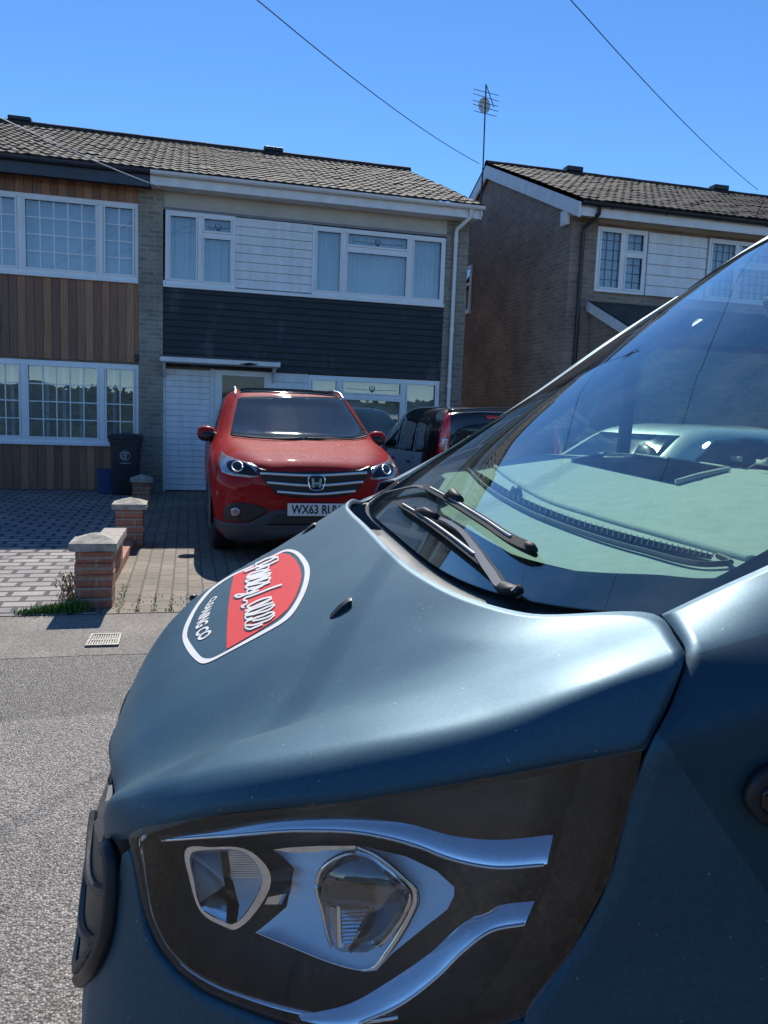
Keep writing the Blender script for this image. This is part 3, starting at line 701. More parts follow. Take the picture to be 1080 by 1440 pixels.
lw = MB().add([(-.72, 5.94, 0), (-.59, 5.94, 0), (-.565, 7.10, 0), (-.69, 7.10, 0), (-.72, 5.94, .29), (-.59, 5.94, .29), (-.565, 7.10, .29), (-.69, 7.10, .29)], [(0, 3, 2, 1), (4, 5, 6, 7), (0, 1, 5, 4), (1, 2, 6, 5), (2, 3, 7, 6), (3, 0, 4, 7)])
lw.add([(-.69, 7.10, 0), (-.565, 7.10, 0), (-.545, 8.18, 0), (-.66, 8.18, 0), (-.69, 7.10, .09), (-.565, 7.10, .09), (-.545, 8.18, .09), (-.66, 8.18, .09)], [(0, 3, 2, 1), (4, 5, 6, 7), (0, 1, 5, 4), (1, 2, 6, 5), (2, 3, 7, 6), (3, 0, 4, 7)])
lw.build('low_wall', MT['brick_red'], gw)
cs = MB(); ya = 5.945
for i in range(2):
    yb = ya+.585; t0, t1 = (ya-5.94)/2.24, (yb-5.94)/2.24; h = .292+random.uniform(0, .012)
    xl0, xr0, xl1, xr1 = -.755+.06*t0, -.555+.045*t0, -.755+.06*t1, -.555+.045*t1
    cs.add([(xl0, ya, h), (xr0, ya, h), (xr1, yb-.01, h), (xl1, yb-.01, h), (xl0, ya, h+.075), (xr0, ya, h+.075), (xr1, yb-.01, h+.075), (xl1, yb-.01, h+.075)], [(0, 3, 2, 1), (4, 5, 6, 7), (0, 1, 5, 4), (1, 2, 6, 5), (2, 3, 7, 6), (3, 0, 4, 7)]); ya = yb
cs.build('coping_stones', MT['concrete'], gw, bevel=.008)
child_shift(gw)
lp = empty('brick_pier', (-.7, 12.3, 0), 0, 'small capped brick pier standing in shade beside the charcoal bin', 'pier')
bpy.context.view_layer.update()
pier_bricks(-.83, -.57, 12.2, 12.46, .30).build('pier_shaft', MT['brick_red'], lp, bevel=.006); cap(-.865, -.535, 12.165, 12.495, .30).build('capping_stone', MT['concrete'], lp)
child_shift(lp)

wb_ = empty('wheelie_bin', (-.99, 13.15, 0), 0, 'charcoal wheelie bin with a round white emblem by the brick pier', 'bin')
def ring4(wx, y0, y1, z, r=.03):
    c_ = []
    for (sx, sy) in ((-1, 0), (1, 0), (1, 1), (-1, 1)):
        cx = sx*(wx-r); cy = (y0+r) if sy == 0 else (y1-r); a0 = {(-1, 0): math.pi, (1, 0): 1.5*math.pi, (1, 1): 0, (-1, 1): .5*math.pi}[(sx, sy)]
        for t in np.linspace(0, math.pi/2, 4): c_.append((cx+r*math.cos(a0+t), cy+r*math.sin(a0+t), z))
    return c_+[c_[0]]
m = MB(); m.grid([ring4(.185, -.12, .24, .03), ring4(.19, -.15, .25, .08), ring4(.215, -.2, .28, .60), ring4(.235, -.22, .30, .86), ring4(.255, -.24, .32, .865), ring4(.255, -.24, .32, .91)]); m.build('body', MT['bin_grey'], wb_, smooth=True, angle=40)
m = MB(); m.grid([ring4(.26, -.27, .33, .915), ring4(.262, -.275, .335, .95), ring4(.24, -.23, .32, .985), ring4(.12, -.1, .22, 1.0), ring4(.031, .02, .10, 1.003)]); m.build('lid', MT['bin_grey'], wb_, smooth=True, angle=50)
MB().tube([(-.2, .36, .95), (.2, .36, .95)], .015, 8).build('handle', MT['bin_grey'], wb_)
for sx in (-1, 1): MB().tube([(sx*.17, .25, .1), (sx*.22, .25, .1)], .1, 16).build('wheel', MT['rubber'], wb_)
lg = MB(); zc, yc = .655, -.212; t = np.linspace(0, 2*math.pi, 33)
for r0, r1 in ((.072, .080),): lg.grid([[(r*math.cos(a), yc-.003-(zc+r*math.sin(a)-zc)*.10, zc+r*math.sin(a)) for r in (r0, r1)] for a in t])
t2 = np.linspace(.7, 2*math.pi-.7, 22); lg.grid([[(-.008+r*math.cos(a), yc-.003-r*math.sin(a)*.10, zc+r*math.sin(a)) for r in (.042, .055)] for a in t2])
lg.box(-.006, .006, yc-.006, yc-.002, zc-.05, zc+.048); lg.box(.006, .05, yc-.009, yc-.003, zc+.036, zc+.048); lg.box(-.036, .042, yc-.007, yc-.002, zc-.006, zc+.006)
lg.box(-.08, .08, yc+.010, yc+.016, zc-.125, zc-.117)
lg.build('emblem', MT['bin_logo'], wb_)
bx = empty('recycling_box', (-1.31, 13.35, 0), 0, 'small blue plastic box half hidden left of the bin', 'box')
m = MB(); m.grid([ring4(.12, -.1, .1, .01), ring4(.125, -.11, .11, .02), ring4(.14, -.13, .13, .34), ring4(.155, -.145, .145, .345), ring4(.155, -.145, .145, .375)]); m.build('body', MT['blue_plastic'], bx, smooth=True, angle=40)
m = MB().box(-.16, .16, -.15, .15, .376, .40); m.build('lid', MT['blue_plastic'], bx, bevel=.01)

dr = empty('drain_cover', (-.5, 4.9, 0), 0, 'square iron drain grating set in the pavement before the wall', 'drain')
bpy.context.view_layer.update()
q = [np.array([*onZ(*p, 0)[:2]]) for p in ((119, 911), (167, 909.5), (171.5, 893), (129, 894))]
def dq(u, v_, z): p = (q[0]*(1-u)+q[1]*u)*(1-v_)+(q[3]*(1-u)+q[2]*u)*v_; return (p[0], p[1], z)
def dbox(m, u0, u1, v0, v1, z0, z1):
    P = [dq(u0, v0, z0), dq(u1, v0, z0), dq(u1, v1, z0), dq(u0, v1, z0), dq(u0, v0, z1), dq(u1, v0, z1), dq(u1, v1, z1), dq(u0, v1, z1)]
    m.add(P, [(0, 3, 2, 1), (4, 5, 6, 7), (0, 1, 5, 4), (1, 2, 6, 5), (2, 3, 7, 6), (3, 0, 4, 7)])
m = MB()
for a in ((0, 1, 0, .09), (0, 1, .91, 1), (0, .07, .09, .91), (.93, 1, .09, .91)): dbox(m, *a, .002, .016)
m.build('frame', MT['iron'], dr, bevel=.002)
m = MB()
for i in range(11): u = .09+i*.077; dbox(m, u, u+.045, .1, .42, .003, .013); dbox(m, u, u+.045, .58, .9, .003, .013)
dbox(m, .08, .92, .44, .56, .003, .0135); m.build('grating', MT['iron'], dr)
m = MB(); dbox(m, .05, .95, .05, .95, .0045, .006); m.build('pit', MT['ink'], dr); child_shift(dr)

# weeds
gv = MB()
def blade(m, x, y, z0, h, lean, wd):
    a = random.uniform(0, 6.28); dx, dy = math.cos(a)*lean, math.sin(a)*lean; px, py = -math.sin(a)*wd, math.cos(a)*wd
    m.add([(x-px, y-py, z0), (x+px, y+py, z0), (x+dx*.5+px*.7, y+dy*.5+py*.7, z0+h*.65), (x+dx*.5-px*.7, y+dy*.5-py*.7, z0+h*.65), (x+dx, y+dy, z0+h)], [(0, 1, 2, 3), (3, 2, 4)])
for i in range(1500):
    t = random.random()**.7; x = -1.12+.42*t+random.gauss(0, .02); y = 5.58+.12*t*random.random()+random.gauss(0, .02)
    blade(gv, x, y, 0, random.uniform(.02, .05+.06*t), random.uniform(.01, .05), .004)
for i in range(200):
    t = random.random(); x = -.52+.06*random.random(); y = 5.65+t*.8; blade(gv, x, y, 0, random.uniform(.008, .022), random.uniform(.01, .03), .004)
for i in range(260):
    x = -.45+random.random()*.5+random.gauss(0, .03); x = round(x/.118)*.118+random.gauss(0, .008) if random.random() < .6 else x
    blade(gv, x, 5.56+random.random()**2*.5, 0, random.uniform(.008, .03), random.uniform(.01, .025), .004)
tag(gv.build('weeds', MT['leaf']), 'green weeds and grass growing along the foot of the brick pier', 'weeds', kind='stuff')
dp = empty('dead_shrub', (-.83, 5.95, 0), 0, 'dry leafless shrub beside the front brick pier', 'plant')
m = MB()
for i in range(26):
    x, y, z = random.gauss(0, .018), random.gauss(0, .05), 0; P = [(x, y, z)]; a = random.uniform(0, 6.28)
    for j in range(5): x += random.gauss(math.cos(a)*.012, .012); y += random.gauss(math.sin(a)*.02, .015); z += random.uniform(.02, .05); P.append((x, y, z))
    m.tube(P, np.linspace(.004, .0015, 6), 5)
m.build('stems', MT['dry'], dp)
m = MB()
for i in range(160): x, y = random.gauss(0, .05), random.gauss(0, .13); blade(m, x, y, random.uniform(.01, .2), .03, .03, .006)
m.build('withered_leaves', MT['dry'], dp)

# hedge across the road (seen mirrored in glass and paint)
hd = empty('hedge', (0, -7, 0), 0, 'green hedge across the road, mirrored in the headlight and windows', 'hedge')
m = MB(); xs = np.linspace(-16, 16, 260); zs = np.linspace(0, 1, 16)
def lump(x, z): return .16*math.sin(x*2.3+z*3)+.10*math.sin(x*5.1+z*7+1)+.05*math.sin(x*11+z*13)
m.grid([[(x, .42+lump(x, z)*(1-.5*z), z*(2.0+.25*math.sin(x*.7)+.12*math.sin(x*2.9))) for z in zs]+[(x, -.4, 2.0)] for x in xs])
for i in range(2600):
    x = random.uniform(-16, 16); z = random.uniform(.1, 2.15); y = .46+lump(x, z/2)*.8+random.gauss(0, .03)
    a, s_ = random.uniform(0, 6.28), random.uniform(.10, .2); u = np.array([math.cos(a), .2, math.sin(a)])*s_; v_ = np.array([-math.sin(a)*.6, .3, math.cos(a)*.6])*s_
    p = np.array([x, y, z]); m.add([p-u, p+v_, p+u, p-v_], [(0, 1, 2, 3)])
m.build('foliage', MT['hedge'], hd)
MB().box(-16, 16, -.25, .25, 0, 1.9).build('inner_twigs', MT['twig'], hd)

# ------------------------------------------------------------------ foreground van (own axes: u back along the van, v across, w up)
VY, VYAW = 1.5082, 0.0715
van = empty('delivery_van', (0, VY, 0), -VYAW, 'dark teal van with a red and white round decal on its bonnet, filling the foreground', 'van')
_c, _s = math.cos(VYAW), math.sin(VYAW)
RV = np.array([[_c, -_s, 0], [_s, _c, 0], [0, 0, 1]])             # world -> van rows
def toV(P): return RV @ (np.array(P)-np.array([0, VY, 0]))
CV = toV(CAM)
def vray(x, y): return CV, RV @ ray(x, y)
def onV(x, y, v): o, d = vray(x, y); return o+d*(v-o[1])/d[1]
def vhit(b, x, y, off=0.0):
    o, d = vray(x, y); h = b.ray_cast(Vector(o), Vector(d).normalized())
    if h[0] is None: raise RuntimeError('miss %s %s' % (x, y))
    n = h[1] if h[1].dot(Vector(d)) < 0 else -h[1]
    return np.array(h[0]+n*off)
Q = dict(s=.559, A=.0789, rho=.02, w0=.8686, uf0=-.1215, k=.1067, c=.0459, ur0=.3499, a=-.0211, b=.5007, sq=-.0263, c4=.1432, cx=.1927, cu=.0935, k4=.1937)
def ufr(v): return Q['uf0']+Q['k']*v*v+Q['k4']*v**4
def urr(v): return Q['ur0']+Q['a']*v*v+Q['b']*v**4
def wsf(u, v, soft=True):
    d = max(u-ufr(v), 0.0); rho = .032 if soft else Q['rho']
    return Q['w0']+Q['s']*d-Q['sq']*d*d+Q['A']*(1-math.exp(-d/rho))-Q['c']*v*v-Q['c4']*v**4+Q['cx']*d*v*v+Q['cu']*d**3
PLAN = [(-.103, 0), (-.100, -.2), (-.094, -.35), (-.081, -.48), (-.064, -.57), (-.040, -.655), (-.004, -.722), (.075, -.788), (.205, -.845), (.335, -.876), (.461, -.900), (.70, -.925), (1.1, -.945), (1.7, -.955)]
PL = cr(PLAN, 260)
PN = np.gradient(PL, axis=0); PN = np.stack([-PN[:, 1], PN[:, 0]], -1); PN /= np.linalg.norm(PN, axis=1)[:, None]
if PN[0][0] > 0: PN = -PN
def bulge(w):
    t = min(1, max(0, (1.0-w)/.26)); b_ = .034*t*t*(3-2*t)
    t2 = min(1, max(0, (.55-w)/.3)); return b_-.05*t2*t2
SIDE = lambda v: min(1, max(0, (abs(v)-.42)/.26))**1.5
def flank_pt(i, w, off=0.0): p = PL[i]+PN[i]*(bulge(w)*SIDE(PL[i][1])+off); return (p[0], p[1], w)
def flank_bvh(off):
    return MB().grid([[flank_pt(i, w_, off) for w_ in np.linspace(.2, 1.35, 60)] for i in range(len(PL))]).bvh()
class _FB(dict):
    def __missing__(s, k_): s[k_] = flank_bvh(k_); return s[k_]
FB = _FB()
def fb(lv, x, y, off=0.0):
    try: return vhit(FB[lv], x, y, off)
    except RuntimeError:
        try: h = vhit(FB[0.0], x, y)
        except RuntimeError: h = vhit(FB[0.0], x+14, y+6)
        d = RV @ ray(x, y); return h+d/np.linalg.norm(d)*(-lv*1.25)
def plan_i(u): return int(np.argmin(abs(PL[:, 0]-u)))

# ---- bonnet
def fitcol(v0, v1, n=30):
    P = []
    sm = lambda t: t
    for t in np.linspace(0, 1, n)**1.5:
        v = v0+(v1-v0)*t; lip = .872+.10*(v/.655)**2; u0 = ufr(v)-.002; u1 = urr(v); u = u0+(u1-u0)*t
        P.append((u, v, wsf(u, v)))
    lip = .872+.10*(v0/.655)**2
    k_ = [p for p in P if p[2] >= lip]
    return [(k_[0][0]-.004, k_[0][1], lip)]+k_
R_ = fitcol(-.45, -.575); D3 = fitcol(-.33, -.42); D2 = fitcol(-.2, -.24); D1 = fitcol(-.07, -.08)
C_ = [onV(145, 1150, -.648), onV(152, 1130, -.668), onV(180, 1118, -.697), onV(300, 1085, -.754), onV(500, 1047, -.810), onV(700, 1007, -.847), onV(860, 955, -.868), (.513, -.868, 1.239)]
E_ = [(-.042, -.655, .968), (-.010, -.716, 1.000), (.082, -.79, 1.063), (.211, -.847, 1.100), (.335, -.878, 1.132), (.461, -.903, 1.163)]
NA = 60
td = np.linspace(0, 1, NA)
cC, cE, cR = cr(C_, NA), cr(E_, NA), cr(R_, NA)
V1 = cR+.30*(cC-cR); V2 = cR+.70*(cC-cR)
sh = np.sin(np.pi*np.clip(td*1.15, 0, 1))
V1[:, 2] -= .014*sh; V2[:, 2] += .009*np.sin(np.pi*np.clip(td*1.05, 0, 1))
ramp_ = np.clip((td-.55)/.45, 0, 1)**2
e1 = np.array((urr(-.665), -.665, wsf(urr(-.665), -.665)+.004)); e2 = np.array((.538, -.775, 1.251))
V1 += ramp_[:, None]*(e1-V1[-1]); V2 += ramp_[:, None]*(e2-V2[-1])
cM = .5*(cC+cE); cM[:, 1] -= .004; cM[:, 2] += .005; cM[-1] = (.490, -.888, 1.203)
cK = cC+(cR-cC)*.09; cK[:, 2] += .004
cK += (np.clip((td-.6)/.4, 0, 1)**2)[:, None]*(np.array((.5215, -.838, 1.2455))-cK[-1])
near = [cE, cM, cC, cK, V2, V1, cR, cr(D3, NA), cr(D2, NA), cr(D1, NA)]
mirr = np.array([1, -1, 1])
SX, SY = np.array([147, 165, 200, 235, 270, 330, 380, 430, 475, 520, 560, 600, 700]), np.array([1075, 1010, 920, 875, 840, 800, 772, 745, 719, 695, 677, 662, 640])
def pixV(P): c_ = RC @ (RV.T @ np.array(P)+np.array([0, VY, 0])-CAM); return 540+F*c_[0]/c_[2], 720+F*c_[1]/c_[2]
def lower(col):                       # the van stands on the road camber: its far shoulder sits a little lower
    out = []
    for p in col:
        p = np.array(p, float)
        for _ in range(60):
            x, y = pixV(p)
            if x < 150 or y > np.interp(x, SX, SY)+3: break
            p[2] -= .004
        out.append(p)
    return np.array(out)
cCf, V2f, V1f, cKf = lower(cC*mirr), lower(V2*mirr), lower(V1*mirr), lower(cK*mirr)
cEf = cE*mirr; cEf[:, 2] = np.minimum(cEf[:, 2], cCf[:, 2]-.035); cMf = .5*(cCf+cEf)+np.array((0, .004, .004))
far = [c*mirr for c in near[:5:-1]]+[V1f, V2f, cKf, cCf, cMf, cEf]
cols = np.array(near+far)
NC = 150
G = np.zeros((NC, NA, 3))
for j in range(NA): G[:, j] = cr(cols[:, j], NC)
bon = MB().grid(G); BON = bon.bvh()
bonnet = bon.build('bonnet', MT['wrap'], van, smooth=True, solid=.012)

# ---- decal on the bonnet (drawn on the surface)
ZX = lambda p: (245+p[0]/5.4, 760+p[1]/5.4)
def decal(poly, off, mb, step=2.2, sm=0):
    if sm: poly = _closed(poly, sm)
    return patch(BON, [ZX(p) for p in poly], vray, step, off, mb)
outer = [(830, 78), (880, 70), (945, 90), (1000, 145), (1030, 210), (1028, 290), (1000, 390), (950, 490), (890, 575), (800, 645), (600, 755), (420, 850), (290, 918), (220, 938), (170, 915), (110, 850), (70, 770), (68, 700), (95, 620), (150, 520), (220, 425), (300, 350), (440, 262), (620, 180), (760, 110)]
inner = [(835, 90), (880, 90), (925, 112), (965, 160), (990, 215), (990, 290), (965, 380), (925, 465), (870, 545), (790, 620), (600, 730), (420, 832), (300, 893), (245, 900), (205, 885), (150, 820), (105, 745), (103, 690), (125, 625), (170, 530), (235, 440), (310, 362), (440, 275), (620, 192), (765, 120)]
m = MB(); po, pi_ = _closed(outer, 150), _closed(inner, 150)
G2 = []
for a, b_ in zip(po+po[:1], pi_+pi_[:1]): G2.append([vhit(BON, *ZX((a[0]+(b_[0]-a[0])*t, a[1]+(b_[1]-a[1])*t)), .0012) for t in (0, .5, 1)])
m.grid(G2); dec = m.build('decal_outline', MT['decal_white'], bonnet, smooth=True)
red = [(455, 268), (620, 192), (760, 118), (820, 98), (880, 112), (925, 150), (955, 205), (970, 270), (955, 350), (920, 440), (860, 530), (780, 600), (600, 715), (400, 830), (402, 680), (412, 520), (430, 380)]
decal(red, .0012, MB(), sm=0).build('decal_field', MT['decal_red'], bonnet, smooth=True)
STK = [[(538, 245), (600, 222), (690, 180), (740, 158), (770, 140), (790, 136), (795, 150), (765, 172), (700, 196), (640, 204), (622, 192), (660, 168), (730, 138), (795, 132)],
       [(625, 232), (690, 208), (725, 198), (722, 214), (650, 240), (575, 268), (560, 280), (600, 280), (735, 232)],
       [(735, 232), (640, 262), (555, 292), (600, 290), (735, 262), (728, 268), (560, 326), (548, 322), (620, 296), (735, 270)],
       [(735, 270), (640, 310), (556, 346), (610, 330), (735, 300), (730, 306), (560, 372), (548, 366), (620, 340), (735, 324)],
       [(735, 324), (640, 360), (560, 392), (556, 404), (600, 404), (650, 386)],
       [(650, 362), (600, 396), (545, 420), (480, 438), (466, 432), (490, 420), (525, 418), (560, 416), (600, 408)],
       [(824, 344), (740, 372), (650, 408), (590, 430), (540, 450), (530, 462), (560, 470), (556, 488), (525, 505), (516, 512), (540, 520)],
       [(745, 438), (680, 452), (600, 488), (560, 515), (580, 520), (640, 500), (745, 452), (720, 468), (600, 520), (545, 545)],
       [(760, 478), (660, 512), (560, 556), (545, 570), (600, 560), (765, 505), (750, 520), (620, 568), (545, 596), (550, 604), (600, 598)],
       [(600, 622), (680, 605), (750, 575), (770, 560), (755, 556), (680, 580), (600, 608), (552, 632), (545, 650), (580, 655), (680, 630), (740, 604), (770, 575)],
       [(545, 650), (548, 672), (575, 684), (625, 668), (680, 645)]]
def strokes(mb, dx, dy, off, wd):
    for st in STK:
        P = cr(st, 8*len(st)); T = np.gradient(P, axis=0); T /= np.linalg.norm(T, axis=1)[:, None]+1e-9
        nrm = np.array((.18, .98))                                   # broad nib: thick across, thin along
        row = []
        for p, t in zip(P, T):
            wv = wd*(.62+.38*abs(t[0])); n = np.array((-t[1], t[0]))
            row.append([vhit(BON, *ZX((p[0]+dx+n[0]*wv*s_, p[1]+dy+n[1]*wv*s_)), off) for s_ in (-1, 0, 1)])
        mb.grid(row)
    return mb
strokes(MB(), -9, 8, .0022, 6.5).build('decal_letter_shadow', MT['decal_shadow'], bonnet)
strokes(MB(), 0, 0, .0032, 6.3).build('decal_lettering', MT['decal_white'], bonnet)
tv, tf = text_mesh('CLEANING CO', bold=.035); tw, th_ = tv[:, 0].max(), tv[:, 1].max()
base_l = cr([(285, 442), (232, 520), (185, 600), (163, 690), (172, 740), (195, 775)], 60); top_l = cr([(338, 420), (305, 470), (280, 540), (262, 620), (268, 668), (298, 702)], 60)
V_ = []
for p in tv:
    a = p[0]/tw*59; i = min(58, int(a)); f_ = a-i; q0 = base_l[i]*(1-f_)+base_l[i+1]*f_; q1 = top_l[i]*(1-f_)+top_l[i+1]*f_
    V_.append(vhit(BON, *ZX(q0+(q1-q0)*p[1]/th_), .0015))
MB().add(V_, tf).build('decal_small_print', MT['decal_white'], bonnet)

# ---- washer nozzles
for px, py in ((477, 860), (433, 747)):
    p = vhit(BON, px, py); z0 = p[2]
    m = MB(); L, W_ = .018, .011
    prof = [(-L, -.004, .4), (-L*.6, .004, .9), (0, .011, 1.0), (L*.7, .013, .9), (L, .010, .65), (L, -.006, .6)]
    rows = []
    for du, dz, k_ in prof:
        zz = lambda vv: wsf(p[0]+du, p[1]+vv)
        rows.append([(p[0]+du, p[1]-W_*k_, zz(0)-.008), (p[0]+du, p[1]-W_*k_*.9, zz(0)+dz*.75), (p[0]+du, p[1], zz(0)+dz), (p[0]+du, p[1]+W_*k_*.9, zz(0)+dz*.75), (p[0]+du, p[1]+W_*k_, zz(0)-.008)])
    m.grid(rows); m.build('washer_nozzle', MT['black_plastic'], van, smooth=True, angle=50)
    m = MB(); m.tube([(p[0]+L-.002, p[1], wsf(p[0]+L, p[1])+.004), (p[0]+L+.002, p[1], wsf(p[0]+L, p[1])+.004)], .006, 10); 

# ---- body below: bumper sheet round the nose, wing
GE = [(118, 1376), (140, 1348), (152, 1320), (159, 1285), (162, 1240), (160, 1200)]       # outer edge of the grille
HL_OUT = [(166, 1190), (180, 1192), (186, 1205), (191, 1235), (197, 1268), (206, 1300), (222, 1335), (248, 1368), (285, 1395), (330, 1415), (400, 1440), (480, 1462), (560, 1472), (640, 1462), (690, 1450), (735, 1432)]
outl = [vhit(FB[0.0], *p) for p in GE+HL_OUT]
arc = np.r_[0, np.cumsum(np.linalg.norm(np.diff(PL, axis=0), axis=1))]
def arc_of(P):
    i = int(np.argmin(np.hypot(PL[:, 0]-P[0], PL[:, 1]-P[1]))); return arc[i]
topc = [(arc_of(p), p[2]) for p in outl]
SG = topc[4][0]; S0 = topc[0][0]; W0 = topc[0][1]
ta = np.array([t[0] for t in topc]); tw_ = np.array([t[1] for t in topc])
for i in range(1, len(ta)): ta[i] = max(ta[i], ta[i-1]+.0015)
def flank_at(s_, w, off=0.0):
    i = np.interp(s_, arc, np.arange(len(arc))); k_ = min(int(i), len(PL)-2); f_ = i-k_
    p = PL[k_]*(1-f_)+PL[k_+1]*f_; n = PN[k_]*(1-f_)+PN[k_+1]*f_; q = p+n*(bulge(w)*SIDE(p[1])+off); return (q[0], q[1], w)
ss = np.unique(np.r_[np.linspace(ta[0], ta[-1], 90), ta])
rows = []
for s_ in ss:
    wt = float(np.interp(s_, ta, tw_)); wl = np.r_[wt, wt-.004, np.linspace(wt-.012, .26, 24)]
    rows.append([flank_at(s_, w_, -.010 if i == 0 else 0) for i, w_ in enumerate(wl)])
nb = MB().grid(rows); 
rowsF = [[(p[0], -p[1], p[2]-.11*min(1, max(0, (p[2]-.6)/.3))) for p in r] for r in rows]; nb.grid(rowsF)
sc = S0
ctr = []
for s_ in np.linspace(0, sc, 24): ctr.append([flank_at(s_, w_, 0) for w_ in np.linspace(W0+(.60-W0)*(1-s_/max(sc, 1e-3)), .26, 8)])
nb.grid(ctr).grid([[(p[0], -p[1], p[2]) for p in r] for r in ctr])
nb.build('front_bumper', MT['wrap'], van, smooth=True, solid=.004)

# wing: seam at the bonnet, headlight right edge, arch
def fl(u, w, off=0.0):
    for _ in range(1):
        i = plan_i(u)
    return np.array(flank_at(arc[i], w, off))
Fr = [np.array((.5415, -.776, 1.2525)), np.array((.530, -.820, 1.2495)), np.array((.5165, -.866, 1.2385)), np.array((.494, -.8885, 1.2045)), np.array((.464, -.9045, 1.163)),
      vhit(FB[0.0], 893, 1110), vhit(FB[0.0], 878, 1165), vhit(FB[0.0], 858, 1238), vhit(FB[0.0], 800, 1345), vhit(FB[0.0], 738, 1432), fl(.40, .80), fl(.44, .68), fl(.455, .50)]
def archw(u): 
    t = (u-.93)/.46; return .33+.45*math.sqrt(max(0, 1-t*t))
mid_w = [None, None, None, 1.215, 1.165, 1.11, 1.06, 1.0, .94, .88, .83, .80, .79]
def wing_rows(near_side):
    rowsW = []
    for i, f0 in enumerate(Fr):
        if i == 0: P = [f0, (.60, -.781, 1.282), (.66, -.788, 1.312), (.78, -.795, 1.385), (.93, -.795, 1.49), (1.05, -.792, 1.575)] if near_side else [f0, (.60, -.785, 1.280), (.66, -.805, 1.306), (.78, -.845, 1.318), (.93, -.880, 1.325), (1.12, -.915, 1.332)]
        elif i == 1: P = [f0, (.60, -.828, 1.275), (.68, -.842, 1.300), (.80, -.85, 1.36), (.95, -.855, 1.44), (1.08, -.86, 1.5)] if near_side else [f0, (.60, -.832, 1.272), (.68, -.852, 1.292), (.80, -.880, 1.306), (.95, -.900, 1.316), (1.12, -.920, 1.326)]
        elif i == 2: P = [f0, (.600, -.872, 1.256), (.70, -.888, 1.268), (.82, -.900, 1.280), (.97, -.912, 1.292), (1.12, -.925, 1.302)]
        else:
            w1 = mid_w[i]; P = [f0]
            for t in (.15, .35, .6, .8, 1.0):
                u = f0[0]+(1.13-f0[0])*t; w_ = f0[2]+(w1-f0[2])*min(1, t*1.2)
                if i >= 10: w_ = max(archw(u), w_ if i == 10 else .3) if u > .47 else w_
                P.append(fl(u, w_))
        rowsW.append(P)
    A_ = np.array([cr(p, 40) for p in rowsW]); GW = np.zeros((90, 40, 3))
    for j in range(40): GW[:, j] = cr(A_[:, j], 90)
    return GW
wm = MB().grid(wing_rows(True)); WING = wm.bvh()
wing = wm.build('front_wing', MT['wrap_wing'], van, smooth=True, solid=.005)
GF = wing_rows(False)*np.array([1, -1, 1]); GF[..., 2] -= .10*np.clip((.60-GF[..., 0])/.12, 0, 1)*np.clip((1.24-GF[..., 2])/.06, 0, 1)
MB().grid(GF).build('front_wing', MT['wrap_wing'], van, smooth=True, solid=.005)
# black backing strip added so the shut line gaps stay dark
m = MB(); m.grid([[np.array(f)+np.array(d_) for d_ in ((-.045, .036, -.028), (0, .026, -.022), (.05, .036, -.028))] for f in Fr[1:10]])
m.build('seam_backing', MT['ink'], van)
# side repeater / black trim at the right edge
pp = [(1043, 1122), (1048, 1100), (1062, 1082), (1085, 1070), (1130, 1062), (1150, 1100), (1145, 1160), (1100, 1165), (1062, 1150)]
patch(WING, _closed(pp, 27), vray, 9, .012).build('side_vent', MT['black_plastic'], van, smooth=True, solid=.016)
pp2 = [(1060, 1118), (1066, 1100), (1090, 1088), (1130, 1080), (1135, 1130), (1090, 1140), (1066, 1135)]
patch(WING, _closed(pp2, 21), vray, 9, .0145).build('side_lamp', MT['dark_gloss'], van, smooth=True, solid=.006)

# ---- grille
gr_ = MB(); sg = SG+.012
def goff(w_, v_=-.6): return min(1, max(0, (abs(v_)-.40)/.13))*float(np.interp(w_, [.56, .585, .62, .70, .80, .88, .93, .96, .98], [-.03, -.008, .002, .007, .008, .006, .002, -.004, -.012]))
for sgn in (1, -1):
    rows = []
    for s_ in np.linspace(0, sg, 24):
        top = .872+.10*(abs(np.interp(s_, arc, PL[:, 1]))/.655)**2-.006
        ed = min(1, (sg-s_)/.03); wb = float(np.interp(s_, [0]+[t[0] for t in topc[:5]], [.60]+[t[1] for t in topc[:5]]))-.014
        rows.append([np.array(flank_at(s_, w_, goff(w_, np.interp(s_, arc, PL[:, 1]))*ed*min(1, (w_-wb)/.03)-(.03 if j == 0 else 0)-(.006 if j == 16 else 0)))*np.array([1, sgn, 1])+np.array([0, 0, 0 if sgn > 0 else -.05*(w_ > .8)]) for j, w_ in enumerate(np.r_[top-.008, np.linspace(top-.012, wb, 16)])])
    gr_.grid(rows)
grille = gr_.build('grille', MT['black_plastic'], van, smooth=True, angle=40)
hx = MB()
for r in range(5):
    w0_ = .62+r*.062
    for sgn in (1, -1):
        for cidx in range(6):
            v0_ = (cidx*.105+(.052 if r % 2 else 0))
            P = []
            for a in np.linspace(0, 2*math.pi, 7):
                vv = min(.60, max(0, v0_+.050*math.cos(a))); ww = w0_+.030*math.sin(a); i = int(np.argmin(abs(PL[:, 1]+vv))); q = np.array(flank_at(arc[i], ww, goff(ww, PL[i, 1])+(.004 if ww < .80 else -.012))); q[1] *= sgn; P.append(q)
            wlo = float(np.interp(arc[int(np.argmin(abs(PL[:, 1]+min(.6, v0_))))], [0]+[t[0] for t in topc[:5]], [.60]+[t[1] for t in topc[:5]]))
            if v0_ < .57 and w0_ > wlo+.05: hx.tube(P, .0075, 6, caps=False)
